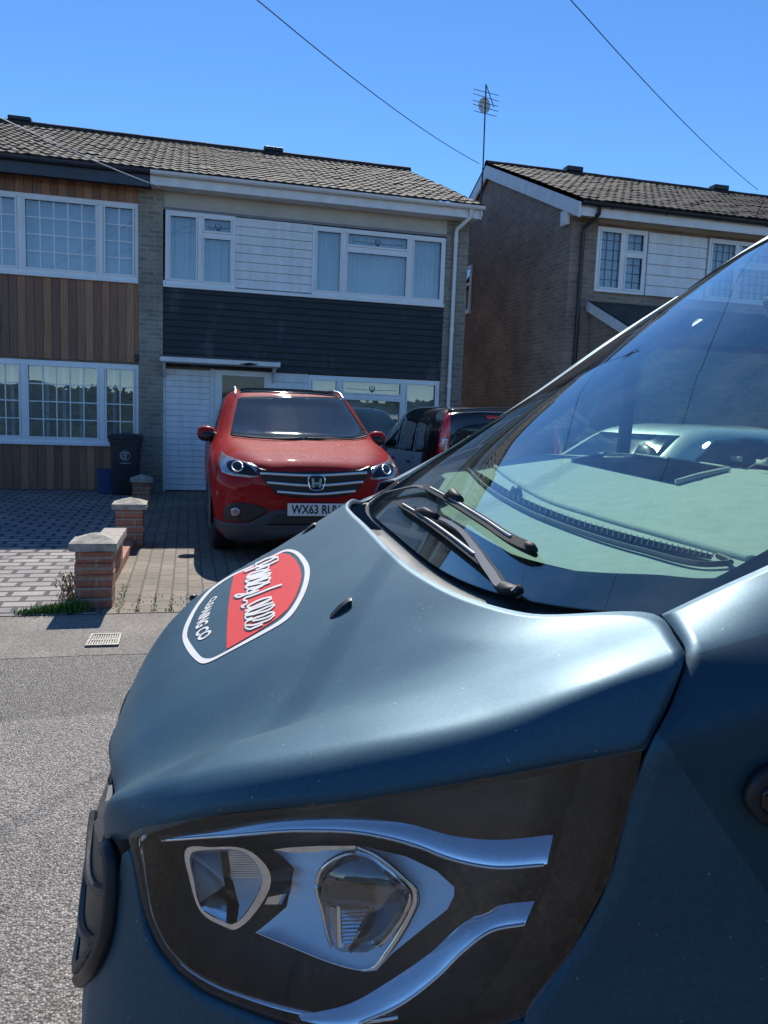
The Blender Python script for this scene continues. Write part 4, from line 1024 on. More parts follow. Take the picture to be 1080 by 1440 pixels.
for q_ in range(6):                                     # slats that show on the side of the grille
    for sgn in (1, -1):
        P = []
        for t in np.linspace(0, 1, 14):
            s_ = SG-.004-.20*t; w_ = .93-q_*.052-.03*math.sin(t*math.pi*.9); w_ = max(w_, float(np.interp(s_, [0]+[t_[0] for t_ in topc[:5]], [.60]+[t_[1] for t_ in topc[:5]]))+.012); P.append(np.array(flank_at(s_, w_, goff(w_, np.interp(s_, arc, PL[:, 1]))*min(1, (sg-s_)/.03)+.002))*np.array([1, sgn, 1])+np.array([0, 0, 0 if sgn > 0 else -.05]))
        hx.tube(P, .0055, 6)
hx.build('honeycomb_bars', MT['black_plastic'], grille)
fr_ = MB()
fe = [vhit(FB[0.0], *p, .003) for p in ([(154, 1190)]+GE[::-1])]
for sgn in (1, -1):
    tail = [np.array(flank_at(s_, W0+(.60-W0)*(1-s_/S0), .004)) for s_ in np.linspace(S0*.9, 0, 8)]
    fr_.tube([(np.array(q)*np.array([1, sgn, 1])+np.array([0, 0, 0 if sgn > 0 else -.05])) for q in cr(fe, 30)]+[q*np.array([1, sgn, 1]) for q in tail], .010, 8)
fr_.build('grille_surround', MT['black_plastic'], grille, smooth=True)
cb = MB()
for sgn in (1, -1):
    rows = []
    for s_ in np.linspace(0, .22, 16):
        vv = abs(np.interp(s_, arc, PL[:, 1])); top = .872+.10*(vv/.655)**2-.004; q = np.array(flank_at(s_, top-.010, 0)); f_ = math.cos(s_/.22*math.pi/2)**.5
        rows.append([q*np.array([1, sgn, 1])+np.array((d_[0]*f_+.012*(1-f_), 0, d_[2]*f_)) for d_ in ((.01, 0, .030), (-.017, 0, .024), (-.024, 0, .008), (-.026, 0, -.010), (-.005, 0, -.020))])
    cb.grid(rows)
cb.build('chrome_trim', MT['chrome'], van, smooth=True)

# ---- headlight (near side), mirrored copy on the far side
hl_parts = []
HLp = [(180, 1180), (184, 1172), (200, 1163), (300, 1147), (500, 1126), (700, 1091), (904, 1053), (893, 1108), (876, 1165), (857, 1236), (800, 1344), (738, 1430), (690, 1448), (640, 1459), (560, 1468), (480, 1458), (400, 1436), (330, 1411), (287, 1391), (251, 1364), (226, 1332), (209, 1297), (199, 1266), (193, 1234), (187, 1205)]
def pods(sgn):
    root = MB(); inset = []
    cxm = np.mean(HLp, axis=0)
    ring_in = [(p[0]+(cxm[0]-p[0])*.05, p[1]+(cxm[1]-p[1])*.07) for p in HLp]
    mir = np.array([1, sgn, 1]); low_ = np.array((0, 0, 0 if sgn > 0 else -.11))
    rows = []
    for p, q in zip(HLp+HLp[:1], ring_in+ring_in[:1]):
        rows.append([vhit(FB[0.0], *p, -.006)*mir+low_, fb(-.03, *p)*mir+low_, fb(-.075, *q)*mir+low_])
    hm_ = MB().grid(rows)
    V2, Fc = tri_poly(ring_in, 14); mm = MB().add([fb(-.075, *p) for p in V2], Fc); hm_.add([np.array(v)*mir+low_ for v in mm.v], mm.f)
    housing = hm_.build('headlight', MT['housing'], van, smooth=True, angle=40)
    def P(name, mb, mat, **k): 
        mb.v = [tuple(np.array(v)*mir+low_) for v in mb.v]; return mb.build(name, mat, housing, **k)
    # chrome lip just inside the lens
    L = [(204, 1172), (199, 1184), (200, 1215), (205, 1255), (214, 1295), (231, 1330), (258, 1360), (300, 1386), (350, 1405), (420, 1424), (500, 1436), (560, 1430)]
    P('chrome_lip', MB().tube([fb(-.012, *p) for p in cr(L, 60)], .0038, 7), MT['chrome'], smooth=True)
    G_ = cr([(184, 1178), (188, 1205), (194, 1236), (200, 1267), (210, 1297), (227, 1332), (252, 1364), (288, 1391), (331, 1411), (400, 1436), (480, 1458)], 50)
    P('gasket', MB().tube([vhit(FB[0.0], *p, -.002) for p in G_], .0032, 6), MT['rubber'], smooth=True)
    def ribbon(top, bot, lv0, lv1, n=60, tilt=None):
        a, b_ = cr(top, n), cr(bot, n); rows = []
        for p, q in zip(a, b_):
            r = []
            if tilt:
                hgt = np.linalg.norm(fb(-.004, *p)-fb(-.004, *q)); k_ = min(1, hgt*math.tan(math.radians(tilt))/.026)
            for t in np.linspace(0, 1, 7):
                x, y = p[0]*(1-t)+q[0]*t, p[1]*(1-t)+q[1]*t
                if tilt: h0, h1 = fb(-.03, x, y), fb(-.004, x, y); c_ = 1-k_*((1-t)**1.35)
                else: h0, h1 = fb(lv0, x, y), fb(lv1, x, y); c_ = t
                r.append(h0*(1-c_)+h1*c_)
            rows.append(r)
        return MB().grid(rows)
    P('running_light_strip', ribbon([(205, 1168), (300, 1162), (420, 1149), (520, 1150), (580, 1160), (640, 1176), (690, 1181), (778, 1174)], [(228, 1182), (310, 1176), (430, 1168), (510, 1172), (580, 1188), (640, 1210), (692, 1220), (769, 1216)], 0, 0, tilt=27), MT['chrome'], smooth=True)
    P('running_light_strip', ribbon([(752, 1267), (700, 1274), (655, 1296), (605, 1340), (550, 1378), (490, 1412), (420, 1428)], [(738, 1300), (690, 1310), (655, 1335), (615, 1374), (565, 1412), (505, 1440), (425, 1438)], 0, 0, tilt=25), MT['chrome'], smooth=True)
    zx = lambda p: (240+p[0]/2.571, 1170+p[1]/2.571)
    def ring(outer_, inner_, lo, li, n=72):
        a, b_ = _closed(outer_, n), _closed(inner_, n); k_ = min(len(a), len(b_)); ia = [a[int(i*len(a)/k_)] for i in range(k_)]; ib = [b_[int(i*len(b_)/k_)] for i in range(k_)]
        return MB().grid([[fb(lo, *zx(p)), fb(li, *zx(q))] for p, q in zip(ia+ia[:1], ib+ib[:1])])
    def fill(poly, lv, step=5, n=0):
        V2, Fc = tri_poly([zx(p) for p in (_closed(poly, n) if n else poly)], step); return MB().add([fb(lv, *p) for p in V2], Fc)
    def fillg(poly, l0, l1, step=5, n=0):
        pl_ = [zx(p) for p in (_closed(poly, n) if n else poly)]; ys = [p[1] for p in pl_]; ya, yb = min(ys), max(ys)
        V2, Fc = tri_poly(pl_, step); V = []
        for p in V2: t = (p[1]-ya)/(yb-ya); V.append(fb(l0, *p)*(1-t)+fb(l1, *p)*t)
        return MB().add(V, Fc)
    # left pod
    Lo = [(55, 62), (150, 55), (240, 55), (300, 78), (350, 130), (362, 182), (340, 240), (290, 310), (240, 350), (200, 345), (110, 290), (68, 170)]
    Li = [(72, 80), (150, 64), (235, 64), (285, 86), (320, 132), (332, 180), (314, 230), (270, 298), (232, 330), (200, 328), (112, 276), (82, 170)]
    P('lamp_rim', ring(Lo, Li, -.03, -.03), MT['chrome'], smooth=True)
    P('lamp_bowl', ring(Li, [(p[0]*.9+20, p[1]*.9+18) for p in Li], -.03, -.072), MT['satin'], smooth=True)
    P('lamp_reflector', fillg([(80, 84), (178, 66), (188, 150), (205, 245), (200, 330), (112, 278), (84, 170)], -.07, -.015), MT['chrome'], smooth=True)
    P('lamp_slot', fill([(178, 66), (206, 64), (218, 150), (248, 265), (235, 335), (200, 330), (205, 245), (188, 150)], -.05), MT['dark_gloss'])
    rb = MB()
    for i in range(26):
        t = i/26; y0, y1 = 70+t*215, 70+(t+.55/26)*215; xl = 208+max(0, t-.3)*70; xr = 300+32*math.sin(min(1, t*1.6)*math.pi*.5)-max(0, t-.55)*150
        rb.grid([[fb(-.05, *zx((x_, y_))) if s2 else fb(-.05, *zx((x_, y_))) for x_ in np.linspace(xl, xr, 6)] for y_, s2 in ((y0, 0), (y1, 1))])
    P('ribbed_reflector', rb, MT['satin'])
    P('lamp_reflector', fillg([(207, 64), (240, 66), (290, 92), (322, 135), (330, 180), (312, 228), (268, 296), (240, 326), (248, 265), (218, 150)], -.07, -.02), MT['satin'], smooth=True)
    # bridge
    for a_, b2, mt in (((362, 140), (440, 130), 'satin'), ((362, 182), (440, 178), 'chrome')): 
        P('bridge', fillg([(a_[0], a_[1]), (b2[0], b2[1]), (b2[0]-8, b2[1]+44), (a_[0]-6, a_[1]+40)], -.05, -.03), MT[mt])
    P('bridge', fill([(352, 236), (420, 222), (400, 262), (340, 262)], -.05), MT['chrome'])
    # right pod: satin plinth, bezel, bowl, projector
    P('satin_plinth', fillg([(372, 66), (520, 52), (690, 50), (850, 88), (960, 140), (1026, 200), (1024, 232), (1000, 280), (930, 335), (800, 440), (745, 500), (700, 505), (560, 468), (305, 366), (350, 330), (420, 270), (446, 130), (405, 88)], -.068, -.018, 6), MT['satin'], smooth=True)
    Ro = [(520, 54), (600, 50), (690, 50), (745, 72), (800, 112), (855, 162), (903, 215), (905, 250), (885, 300), (850, 365), (800, 440), (745, 502), (700, 506), (640, 496), (560, 470), (430, 418), (306, 366), (330, 352), (430, 392), (500, 420)]
    Bo = [(690, 50), (745, 72), (800, 112), (855, 162), (903, 215), (905, 250), (885, 300), (850, 365), (800, 440), (745, 502), (700, 506), (640, 496), (560, 470), (430, 418), (306, 366)]
    Bi = [(660, 60), (715, 84), (765, 122), (815, 165), (862, 208), (866, 240), (845, 295), (812, 355), (765, 425), (722, 478), (690, 490), (640, 482), (562, 460), (436, 408), (318, 362)]
    a, b_ = cr(Bo, 70), cr(Bi, 70)
    P('lamp_bezel', MB().grid([[fb(-.03, *zx(p)), fb(-.012, *zx((p+q)/2)), fb(-.05, *zx(q))] for p, q in zip(a, b_)]), MT['chrome'], smooth=True)
    P('bezel_tip', fill([(370, 64), (430, 56), (540, 50), (690, 50), (660, 62), (560, 66), (520, 74), (430, 74)], -.03), MT['chrome'])
    Do = [(530, 190), (545, 140), (590, 100), (650, 78), (715, 92), (770, 130), (820, 170), (862, 212), (864, 245), (840, 300), (800, 360), (750, 410), (690, 442), (640, 446), (600, 430), (572, 380), (552, 290), (536, 235)]
    Di = [(p[0]*.86+98, p[1]*.86+34) for p in Do]
    P('lamp_bowl', ring(Do, Di, -.03, -.072), MT['chrome'], smooth=True)
    P('lamp_reflector', fill(_closed(Di, 54), -.072, 7), MT['dark_gloss'], smooth=True)
    P('lamp_ring', MB().tube([fb(-.03, *zx(p)) for p in _closed(Do, 90)+[_closed(Do, 90)[0]]], .003, 6), MT['chrome'], smooth=True)
    P('projector_hood', ribbon([zx(p) for p in ((533, 188), (560, 172), (620, 178), (700, 186), (780, 186), (840, 192), (866, 215))], [zx(p) for p in ((548, 232), (580, 248), (640, 252), (700, 260), (745, 275), (810, 265), (858, 245))], .004 if False else -.012, -.05), MT['chrome'], smooth=True)
    P('projector_vane', ribbon([zx(p) for p in ((628, 148), (690, 146), (760, 152), (830, 160))], [zx(p) for p in ((632, 162), (690, 164), (760, 168), (826, 176))], -.03, -.05), MT['chrome'], smooth=True)
    lensP = [(556, 252), (600, 258), (660, 266), (715, 268), (738, 282), (735, 310), (700, 375), (660, 430), (630, 440), (598, 428), (575, 390), (560, 320)]
    P('projector_lens', ring(lensP, [(p[0]*.75+158, p[1]*.75+84) for p in lensP], -.03, -.012), MT['clear_lens'], smooth=True)
    P('projector_lens', fill([(p[0]*.75+158, p[1]*.75+84) for p in _closed(lensP, 48)], -.012), MT['clear_lens'], smooth=True)
    rb = MB()
    for i in range(9):
        y_ = 285+i*14; rb.tube([fb(-.012, *zx((x_, y_-(x_-620)*.05)), .001) for x_ in np.linspace(618, 712-i*7, 6)], .0018, 5)
    rb.tube([fb(-.012, *zx((612+4*t, 262+t*150)), .001) for t in np.linspace(0, 1, 8)], .003, 5)
    P('lens_rib', rb, MT['chrome'])
    P('projector_base', ribbon([zx(p) for p in ((740, 290), (735, 330), (700, 395), (650, 440))], [zx(p) for p in ((705, 272), (712, 310), (690, 370), (640, 425))], -.012, -.03), MT['satin'], smooth=True)
    V2, Fc = tri_poly([zx(p) for p in _closed(Do, 54)], 5); dc = np.mean([zx(p) for p in Do], axis=0); V = []
    for p in V2:
        k_ = min(1.0, math.hypot((p[0]-dc[0])/66, (p[1]-dc[1])/74)); V.append(fb(-.035, *p)*k_+fb(-.010, *p)*(1-k_) if False else fb(-.035, *p)*(1-math.sqrt(max(0, 1-k_*k_)))+fb(-.008, *p)*math.sqrt(max(0, 1-k_*k_)))
    P('projector_dome', MB().add(V, Fc), MT['dome'], smooth=True)
    for bt in ([(228, 1182), (310, 1176), (430, 1168), (510, 1172), (580, 1188), (640, 1210), (692, 1220), (765, 1217)], [(738, 1300), (690, 1310), (655, 1335), (615, 1374), (565, 1412), (505, 1440)]):
        P('strip_edge', MB().tube([fb(-.003, *p) for p in cr(bt, 60)], .0017, 6), MT['chrome'], smooth=True)
    # clear cover
    lm = patch(FB[.004], HLp, vray, 12, 0); 
    P('headlight_cover', lm, MT['lens'], smooth=True)
pods(1); pods(-1)

# ---- windscreen
PIL = cr([(.555, .770, 1.250), (.655, .784, 1.303), (.80, .79, 1.392), (.98, .79, 1.517), (1.21, .785, 1.688), (1.43, .77, 1.840)], 50)
CEN = cr([(.405, 0, 1.213), (.60, 0, 1.362), (.80, 0, 1.512), (1.05, 0, 1.695), (1.24, 0, 1.832), (1.40, 0, 1.945)], 50)
NVV = 161
def gp(i, t):          # i: row on the pillar/centre lines, t in -1..1 across
    k0 = min(48, int(i)); f_ = i-k0; s_ = PIL[k0]*(1-f_)+PIL[k0+1]*f_; c_ = CEN[k0]*(1-f_)+CEN[k0+1]*f_; r = i/49.0; vs = s_[1]
    v = t*vs
    f0 = (urr(abs(v))-urr(vs))/(urr(0)-urr(vs)); f1 = 1-abs(t)**2.3
    k_ = min(1.0, r*2.2); f = f0*(1-k_)+f1*k_
    fw_ = f0*(1-k_)+(1-t*t)*k_
    u = s_[0]+(c_[0]-s_[0])*f; w_ = s_[2]+(c_[2]-s_[2])*fw_
    if r < .45:
        pass
    return (u, v, w_)
IR = 49*np.linspace(0, 1, 110)**1.8
GG = np.array([[gp(i, t) for t in np.linspace(-1, 1, NVV)] for i in IR])
ws = MB().grid(GG); WS = ws.bvh()
FT, FR_ = [], []
for p in cr([(1100, 790), (1060, 801), (1000, 811), (920, 806), (840, 803), (780, 797), (735, 785), (690, 765), (650, 743), (620, 718), (612, 700), (616, 688), (626, 672)], 60):
    try: h_ = vhit(WS, *p)
    except RuntimeError: continue
    best = min(((gp(i, 0)[0], i) for i in (0,)), default=None)
    lo, hi = 0.0, 30.0
    for _ in range(30):                      # row whose height at this v matches the hit
        md_ = .5*(lo+hi); vs_ = np.interp(md_, np.arange(50), PIL[:, 1]); q = gp(md_, max(-1, min(1, h_[1]/vs_)))
        if q[2] < h_[2]: lo = md_
        else: hi = md_
    FT.append(h_[1]/vs_); FR_.append(lo/49)
o_ = np.argsort(FT); FT = np.array(FT)[o_]; FR_ = np.array(FR_)[o_]
FT = np.r_[-1, FT, .97, 1]; FR_ = np.r_[FR_[0]+.05, FR_, FR_[-1]+.03, FR_[-1]+.08]
def vhd(b, x, y, off):
    for k_ in range(12):
        try: return vhit(b, x+2*k_, y+1.5*k_, off)
        except RuntimeError: pass
    return np.array((.8, 0, 1.29))
wsc = MB().grid(GG).build('windscreen', MT['screen_glass'], van, smooth=True)
nf = np.array((.0012, 0, -.0016))
m = MB().grid([[np.array(gp(49*np.interp(t, FT, FR_)*q, t))+nf for q in np.linspace(0, 1, 14)] for t in np.linspace(-1, 1, NVV)])
for sg in (-1, 1): m.grid([[np.array(gp(i, sg*t))+nf for t in (1.0, .985, .965)] for i in np.linspace(2, 49, 60)])
m.build('black_border', MT['frit'], wsc, smooth=True)
# cowl panel between bonnet edge and glass
rows = []
for t in np.linspace(-1, 1, 61):
    v = t*.775; e = np.array((urr(abs(v)) if abs(v) < .76 else .538, v, 0)); e[2] = min(wsf(min(e[0], urr(.7)), min(abs(v), .7)), 1.24)
    g_ = np.array(gp(0, t))
    rows.append([e+np.array((-.05, 0, -.05)), e+np.array((-.004, 0, -.022)), e*.5+g_*.5+np.array((0, 0, -.03)), g_+np.array((.002, 0, -.012)), g_+np.array((.02, 0, -.002))])
cowl = MB().grid(rows).build('cowl', MT['black_plastic'], van, smooth=True)
m = MB()
for i in range(30):
    t = .15+.55*i/30; v = t*.775; e = np.array((urr(v), v, wsf(urr(v), v)-.018)); g_ = np.array(gp(0, t))+np.array((0, 0, -.008)); m.tube([e+(g_-e)*.12, e+(g_-e)*.85], .0022, 5)
m.build('cowl_slats', MT['grey_plastic'], cowl)

# ---- wipers (on the glass)
def gl(x, y, off=.012):
    for dy in (0, -4, -8, -12, -18, -26, -36):
        try: return vhit(WS, x, y+dy, off)
        except RuntimeError: pass
    return vhit(BON, x, y, off)
def wiper(arm, rad, blade, bw=.008):
    m = MB(); P = cr([gl(*p) for p in arm], 40); m.tube(P, np.interp(np.linspace(0, 1, 40), np.linspace(0, 1, len(rad)), rad), 4, flat=.6)
    o = m.build('wiper', MT['wiper_arm'], van)
    B = cr([gl(p[0], p[1], p[2]) for p in blade], 50)
    n_ = np.array([-.55, -.1, .83])
    m = MB()
    rr = bw*np.clip(np.minimum(np.linspace(.4, 14, 50), np.linspace(14, .8, 50)), .35, 1)
    m.tube(B, rr, 4, flat=.9); m.tube(B-n_*.010, .0035, 6)
    ob = m.build('blade', MT['wiper'], o)
    m = MB(); m.tube(B[6:-4]+n_*.0075, .0022, 6); m.build('blade_spine', MT['alu'], o)
    return o, B
w1, B1 = wiper([(733, 866), (720, 846), (700, 816), (678, 784), (656, 756), (640, 744), (618, 734), (606, 729)],
               [.009, .0105, .0095, .0075, .0065, .006, .006, .006], [(562, 712, .010), (600, 736, .012), (640, 765, .012), (692, 806, .010)], .009)
MB().tube([gl(735, 870, .006), gl(727, 852, .010), gl(712, 836, .013)], [.009, .0115, .0105], 10, flat=.7).build('pivot_cap', MT['wiper'], w1, smooth=True)
pc = gl(612, 733, .020); m = MB(); m.tube([gl(592, 728, .016), gl(606, 732, .022), gl(622, 738, .018)], [.006, .009, .006], 8); m.build('clip', MT['wiper'], w1, smooth=True)
w2, B2 = wiper([(546, 698), (566, 694), (590, 690), (604, 694), (622, 704), (634, 710)], [.004, .005, .0065, .007, .006, .006], [(600, 689, .010), (640, 712, .012), (690, 744, .012), (740, 776, .012), (754, 781, .010)], .0105)
MB().tube([gl(632, 708, .014), gl(646, 708, .024), gl(656, 716, .020)], [.006, .010, .007], 8).build('clip', MT['wiper'], w2, smooth=True)
MB().tube([gl(740, 772, .012), gl(752, 780, .012), gl(757, 783, .010)], [.0065, .008, .005], 8).build('end_cap', MT['wiper'], w2, smooth=True)

# ---- A pillars, roof, cab sides, load box
def pillar(sgn):
    rows = []
    for p in (PIL if sgn > 0 else PIL[8:]):
        x, y, z = p; k_ = (z-1.25)/.78
        rows.append([(x-.012, sgn*(y-.022), z+.012-.006), (x-.004, sgn*(y+.004), z+.014), (x+.020, sgn*(y+.035), z+.012), (x+.055, sgn*(y+.060+.02*k_), z-.012), (x+.11, sgn*(y+.068+.02*k_), z-.035), (x+.10, sgn*(y+.02), z-.05)])
    return MB().grid(rows)
for s_ in (1, -1): pillar(s_).build('windscreen_pillar', MT['wrap'], van, smooth=True)
top = GG[-1]
rows = []
RS_ = [(1.43, .80, 1.84), (1.50, .815, 1.885), (1.60, .83, 1.95), (1.74, .84, 2.035), (1.95, .86, 2.09), (2.4, .88, 2.12), (5.5, .88, 2.12)]
RCn = [(1.40, 0, 1.945), (1.46, 0, 1.985), (1.56, 0, 2.045), (1.72, 0, 2.10), (1.95, 0, 2.14), (2.4, 0, 2.16), (5.5, 0, 2.16)]
for a_, c_ in zip(RS_, RCn):
    r = []
    for t in np.linspace(-1, 1, 81):
        sp = a_[1]; e = abs(t); f_ = 1-e**2.3; r.append((a_[0]+(c_[0]-a_[0])*f_+.006, sp*t, a_[2]+(c_[2]-a_[2])*(1-t*t)+.008-.05*max(0, e-.9)*4))
    rows.append(r)
MB().grid(rows).build('roof', MT['wrap'], van, smooth=True)
def side(sgn):
    y = .955; yw = .86
    d = MB()
    d.grid([[(u, sgn*(y if w_ > .5 else y-.03), w_) for w_ in (.28, .5, .9, 1.18, 1.27)] for u in (1.40, 1.8, 2.35)])
    d.grid([[(u, sgn*yy, w_) for yy, w_ in ((y, 1.27), (y-.02, 1.33))] for u in (1.12, 1.8, 2.35)])
    d.grid([[(u, sgn*y, w_) for w_ in (.80, 1.0, 1.27)] for u in (1.12, 1.25, 1.40)])
    d.grid([[(u, sgn*yy, w_) for yy, w_ in ((.885, 1.80), (.86, 1.90), (.84, 2.04))] for u in (1.9, 2.0, 2.35)])
    d.grid([[(u, sgn*yy, w_) for yy, w_ in ((.937, 1.31), (.885, 1.80))] for u in (2.25, 2.35)])
    do = d.build('cab_door', MT['wrap'], van, smooth=True, angle=40)
    MB().add([(1.12, sgn*.92, 1.33), (2.25, sgn*.92, 1.33), (2.25, sgn*.875, 1.80), (1.54, sgn*.865, 1.80), (.72, sgn*.855, 1.318)], [(0, 1, 2, 3, 4)]).build('door_window', MT['screen_glass'], do)
    MB().tube([(1.36, sgn*.925, 1.32), (1.36, sgn*.90, 1.66)], .022, 6).build('quarter_bar', MT['black_plastic'], do)
    b_ = MB(); b_.box(2.36, 5.5, sgn*.93, sgn*.955, .28, 2.08) if sgn > 0 else b_.box(2.36, 5.5, -.955, -.93, .28, 2.08)
    b_.build('load_side', MT['wrap'], van)
    m_ = MB(); rows = []
    for a, r_, in ((0, .05), (.06, .10), (.14, .11), (.20, .06)): rows.append([(1.52+r_*math.cos(t)*.5+a*.2, sgn*(.99+a), 1.24+r_*1.35*math.sin(t)) for t in np.linspace(0, 2*math.pi, 17)])
    m_.grid(rows); mo = m_.build('door_mirror', MT['black_plastic'], van, smooth=True); MB().tube([(1.55, sgn*.90, 1.22), (1.54, sgn*1.03, 1.24)], .035, 8).build('mirror_arm', MT['black_plastic'], mo)
side(1); side(-1)
MB().box(5.46, 5.5, -.93, .93, .28, 2.08).build('rear_door', MT['wrap'], van)
MB().box(2.40, 2.43, -.93, .93, .35, 2.0).build('bulkhead', MT['grey_plastic'], van)
MB().box(.3, 5.4, -.80, .80, .30, .36).build('chassis_floor', MT['ink'], van)
for (u, sg) in ((.93, 1), (.93, -1), (4.3, 1), (4.3, -1)):
    m = MB(); pr_f = [(.20, .0), (.30, .0), (.335, .03), (.345, .08), (.345, .14), (.335, .19), (.30, .22), (.20, .22)]
    m.grid([[(u+r*math.cos(a), sg*(.70+d_), .345+r*math.sin(a)) for r, d_ in pr_f] for a in np.linspace(0, 2*math.pi, 33)]); wo = m.build('wheel', MT['rubber'], van, smooth=True, angle=50)
    MB().tube([(u, sg*.88, .345), (u, sg*.905, .345)], .205, 24).build('wheel_trim', MT['wheel'], wo)

# ---- interior
da = MB()
DW = 1.185
def dz(u, v): return 1.250+.045*min(1, max(0, (u-.46)/.28))+.012*math.sin(max(0, min(1, (u-.76)/.07))*math.pi*.5)+.042*min(1, max(0, (u-.80)/.20))
def DUB(t):
    for i in np.linspace(0, 20, 600):
        q = gp(i, t*.985)
        if q[2] > dz(q[0], 0)+.012: return q[0]
    return .7
rows = []
for u_ in np.linspace(0, 1, 40):
    r = []
    for t in np.linspace(-1, 1, 50):
        v = t*.775; ub = DUB(t)+.004; ue = 1.03+.37*min(1, max(0, (v+.30)/.25)); u = ub+(ue-ub)*u_; r.append((u, v, dz(u, v)))
    rows.append(r)
da.grid(rows); DA = MB().grid(rows).bvh()
rows = []
for t in np.linspace(-1, 1, 50):
    v = t*.775; ue = 1.03+.37*min(1, max(0, (v+.30)/.25)); rows.append([(ue, v, dz(ue, v)), (ue+.03, v, dz(ue, v)-.03), (ue+.02, v, .95), (ue-.05, v, .6)])
da.grid(rows)
dash = da.build('dashboard', MT['dash'], van, smooth=True)
# demister vent along the dash, photo-traced
vent = [(662, 660), (672, 661), (690, 676), (730, 700), (800, 730), (900, 760), (1000, 787), (1018, 792), (1000, 796), (900, 774), (800, 742), (730, 712), (688, 688), (668, 672)]
m = MB()
P0 = cr([(664, 662), (690, 678), (730, 702), (800, 732), (900, 762), (1004, 788)], 44); P1 = cr([(667, 670), (688, 686), (730, 711), (800, 741), (900, 773), (1000, 795)], 44)
MB().grid([[vhd(DA, *(a*(1-t)+b_*t), .007) for t in np.linspace(0, 1, 5)] for a, b_ in zip(P0, P1)]).build('demister_vent', MT['recess_shade'], dash)  # dark of the slot painted as a black strip below the slats
for a, b_ in zip(P0, P1): m.tube([vhd(DA, *a, .0085), vhd(DA, *b_, .0085)], .0010, 5)
m.tube([vhd(DA, *p, .006) for p in cr([(655, 659), (684, 688), (730, 717), (800, 747), (900, 779), (1005, 800), (1028, 797), (1010, 788)], 60)], .004, 6)
m.build('vent_slats', MT['grey_plastic'], dash)
m = MB(); q = vhd(DA, 726, 697, .006); m.tube([q+np.array((0, -.02, -.004)), q+np.array((0, 0, .006)), q+np.array((0, .02, -.004))], [.008, .013, .008], 10); m.build('light_sensor', MT['grey_plastic'], dash, smooth=True)
# step ridge
m = MB(); m.tube([vhd(DA, *p, .001) for p in cr([(688, 650), (715, 672), (760, 700), (840, 728), (940, 757), (1060, 790)], 50)], .007, 6); m.build('dash_ridge', MT['dash'], dash, smooth=True)
# tray shade painted as a flat black patch, its rims and the raised pad beyond (driver is on the far side)
zd = lambda p: (470+p[0]/1.5607, 540+p[1]/1.5607)
patch(DA, [zd(p) for p in ((522, 172), (638, 150), (662, 160), (700, 166), (850, 186), (862, 194), (752, 222), (640, 198))], vray, 8, .008).build('tray_shade', MT['recess_shade'], dash)
patch(DA, [zd(p) for p in ((556, 128), (600, 122), (760, 140), (952, 172), (952, 198), (880, 184), (700, 160), (660, 152), (640, 140))], vray, 8, .018).build('dash_pad', MT['dash'], dash, smooth=True, solid=.012)
patch(DA, [zd(p) for p in ((716, 142), (790, 138), (780, 150), (748, 152))], vray, 8, .0215).build('pad_slot', MT['recess_shade'], dash)  # slot shade, also a flat black patch
m = MB()
for L_ in ([(522, 172), (580, 160), (638, 148), (662, 160)], [(662, 160), (760, 173), (862, 190)], [(752, 222), (810, 205), (864, 192)]): m.tube([vhd(DA, *zd(p), .006) for p in cr(L_, 20)], .006, 6)
m.build('tray_rim', MT['dash'], dash, smooth=True)
st_ = MB(); a = np.linspace(0, 2*math.pi, 37)
cs_ = np.array((1.52, .42, 1.235)); ax1 = np.array((0, 1, 0)); ax2 = np.array((.62, 0, .78))
st_.tube([cs_+.185*(math.cos(t)*ax1+math.sin(t)*ax2) for t in a], .016, 8, caps=False)
for t in (0, math.pi, -math.pi/2): st_.tube([cs_+.17*(math.cos(t)*ax1+math.sin(t)*ax2), cs_+.05*(math.cos(t)*ax1+math.sin(t)*ax2)], .016, 6)
st_.tube([cs_-np.array((.03, 0, -.02)), cs_+np.array((.012, 0, -.01))], .06, 12); st_.build('steering_wheel', MT['black_plastic'], van, smooth=True)
for v, wd in ((.42, .24), (-.22, .24), (-.60, .20)):
    m = MB(); m.grid([ring for ring in [[(x, v+yy, z) for x, yy in ((1.85-.07, -wd*k_), (1.85-.07, wd*k_), (1.85+.07, wd*k_), (1.85+.07, -wd*k_), (1.85-.07, -wd*k_))] for z, k_ in ((.9, .95), (1.1, 1.0), (1.24, .9), (1.30, .75))]]); 
    m.box(1.80, 1.92, v-.12, v+.12, 1.30, 1.40); m.box(1.45, 1.9, v-wd, v+wd, .72, .9); m.build('seat', MT['seat'], van, bevel=.03)
m = MB(); q = np.array(gp(40, .0))+np.array((.06, 0, -.06)); m.tube([q+np.array((0, -.10, -.02)), q+np.array((0, .10, -.02))], .03, 10, flat=.6); m.tube([q+np.array((-.05, 0, .05)), q], .012, 6); m.build('rear_view_mirror', MT['black_plastic'], van, smooth=True)

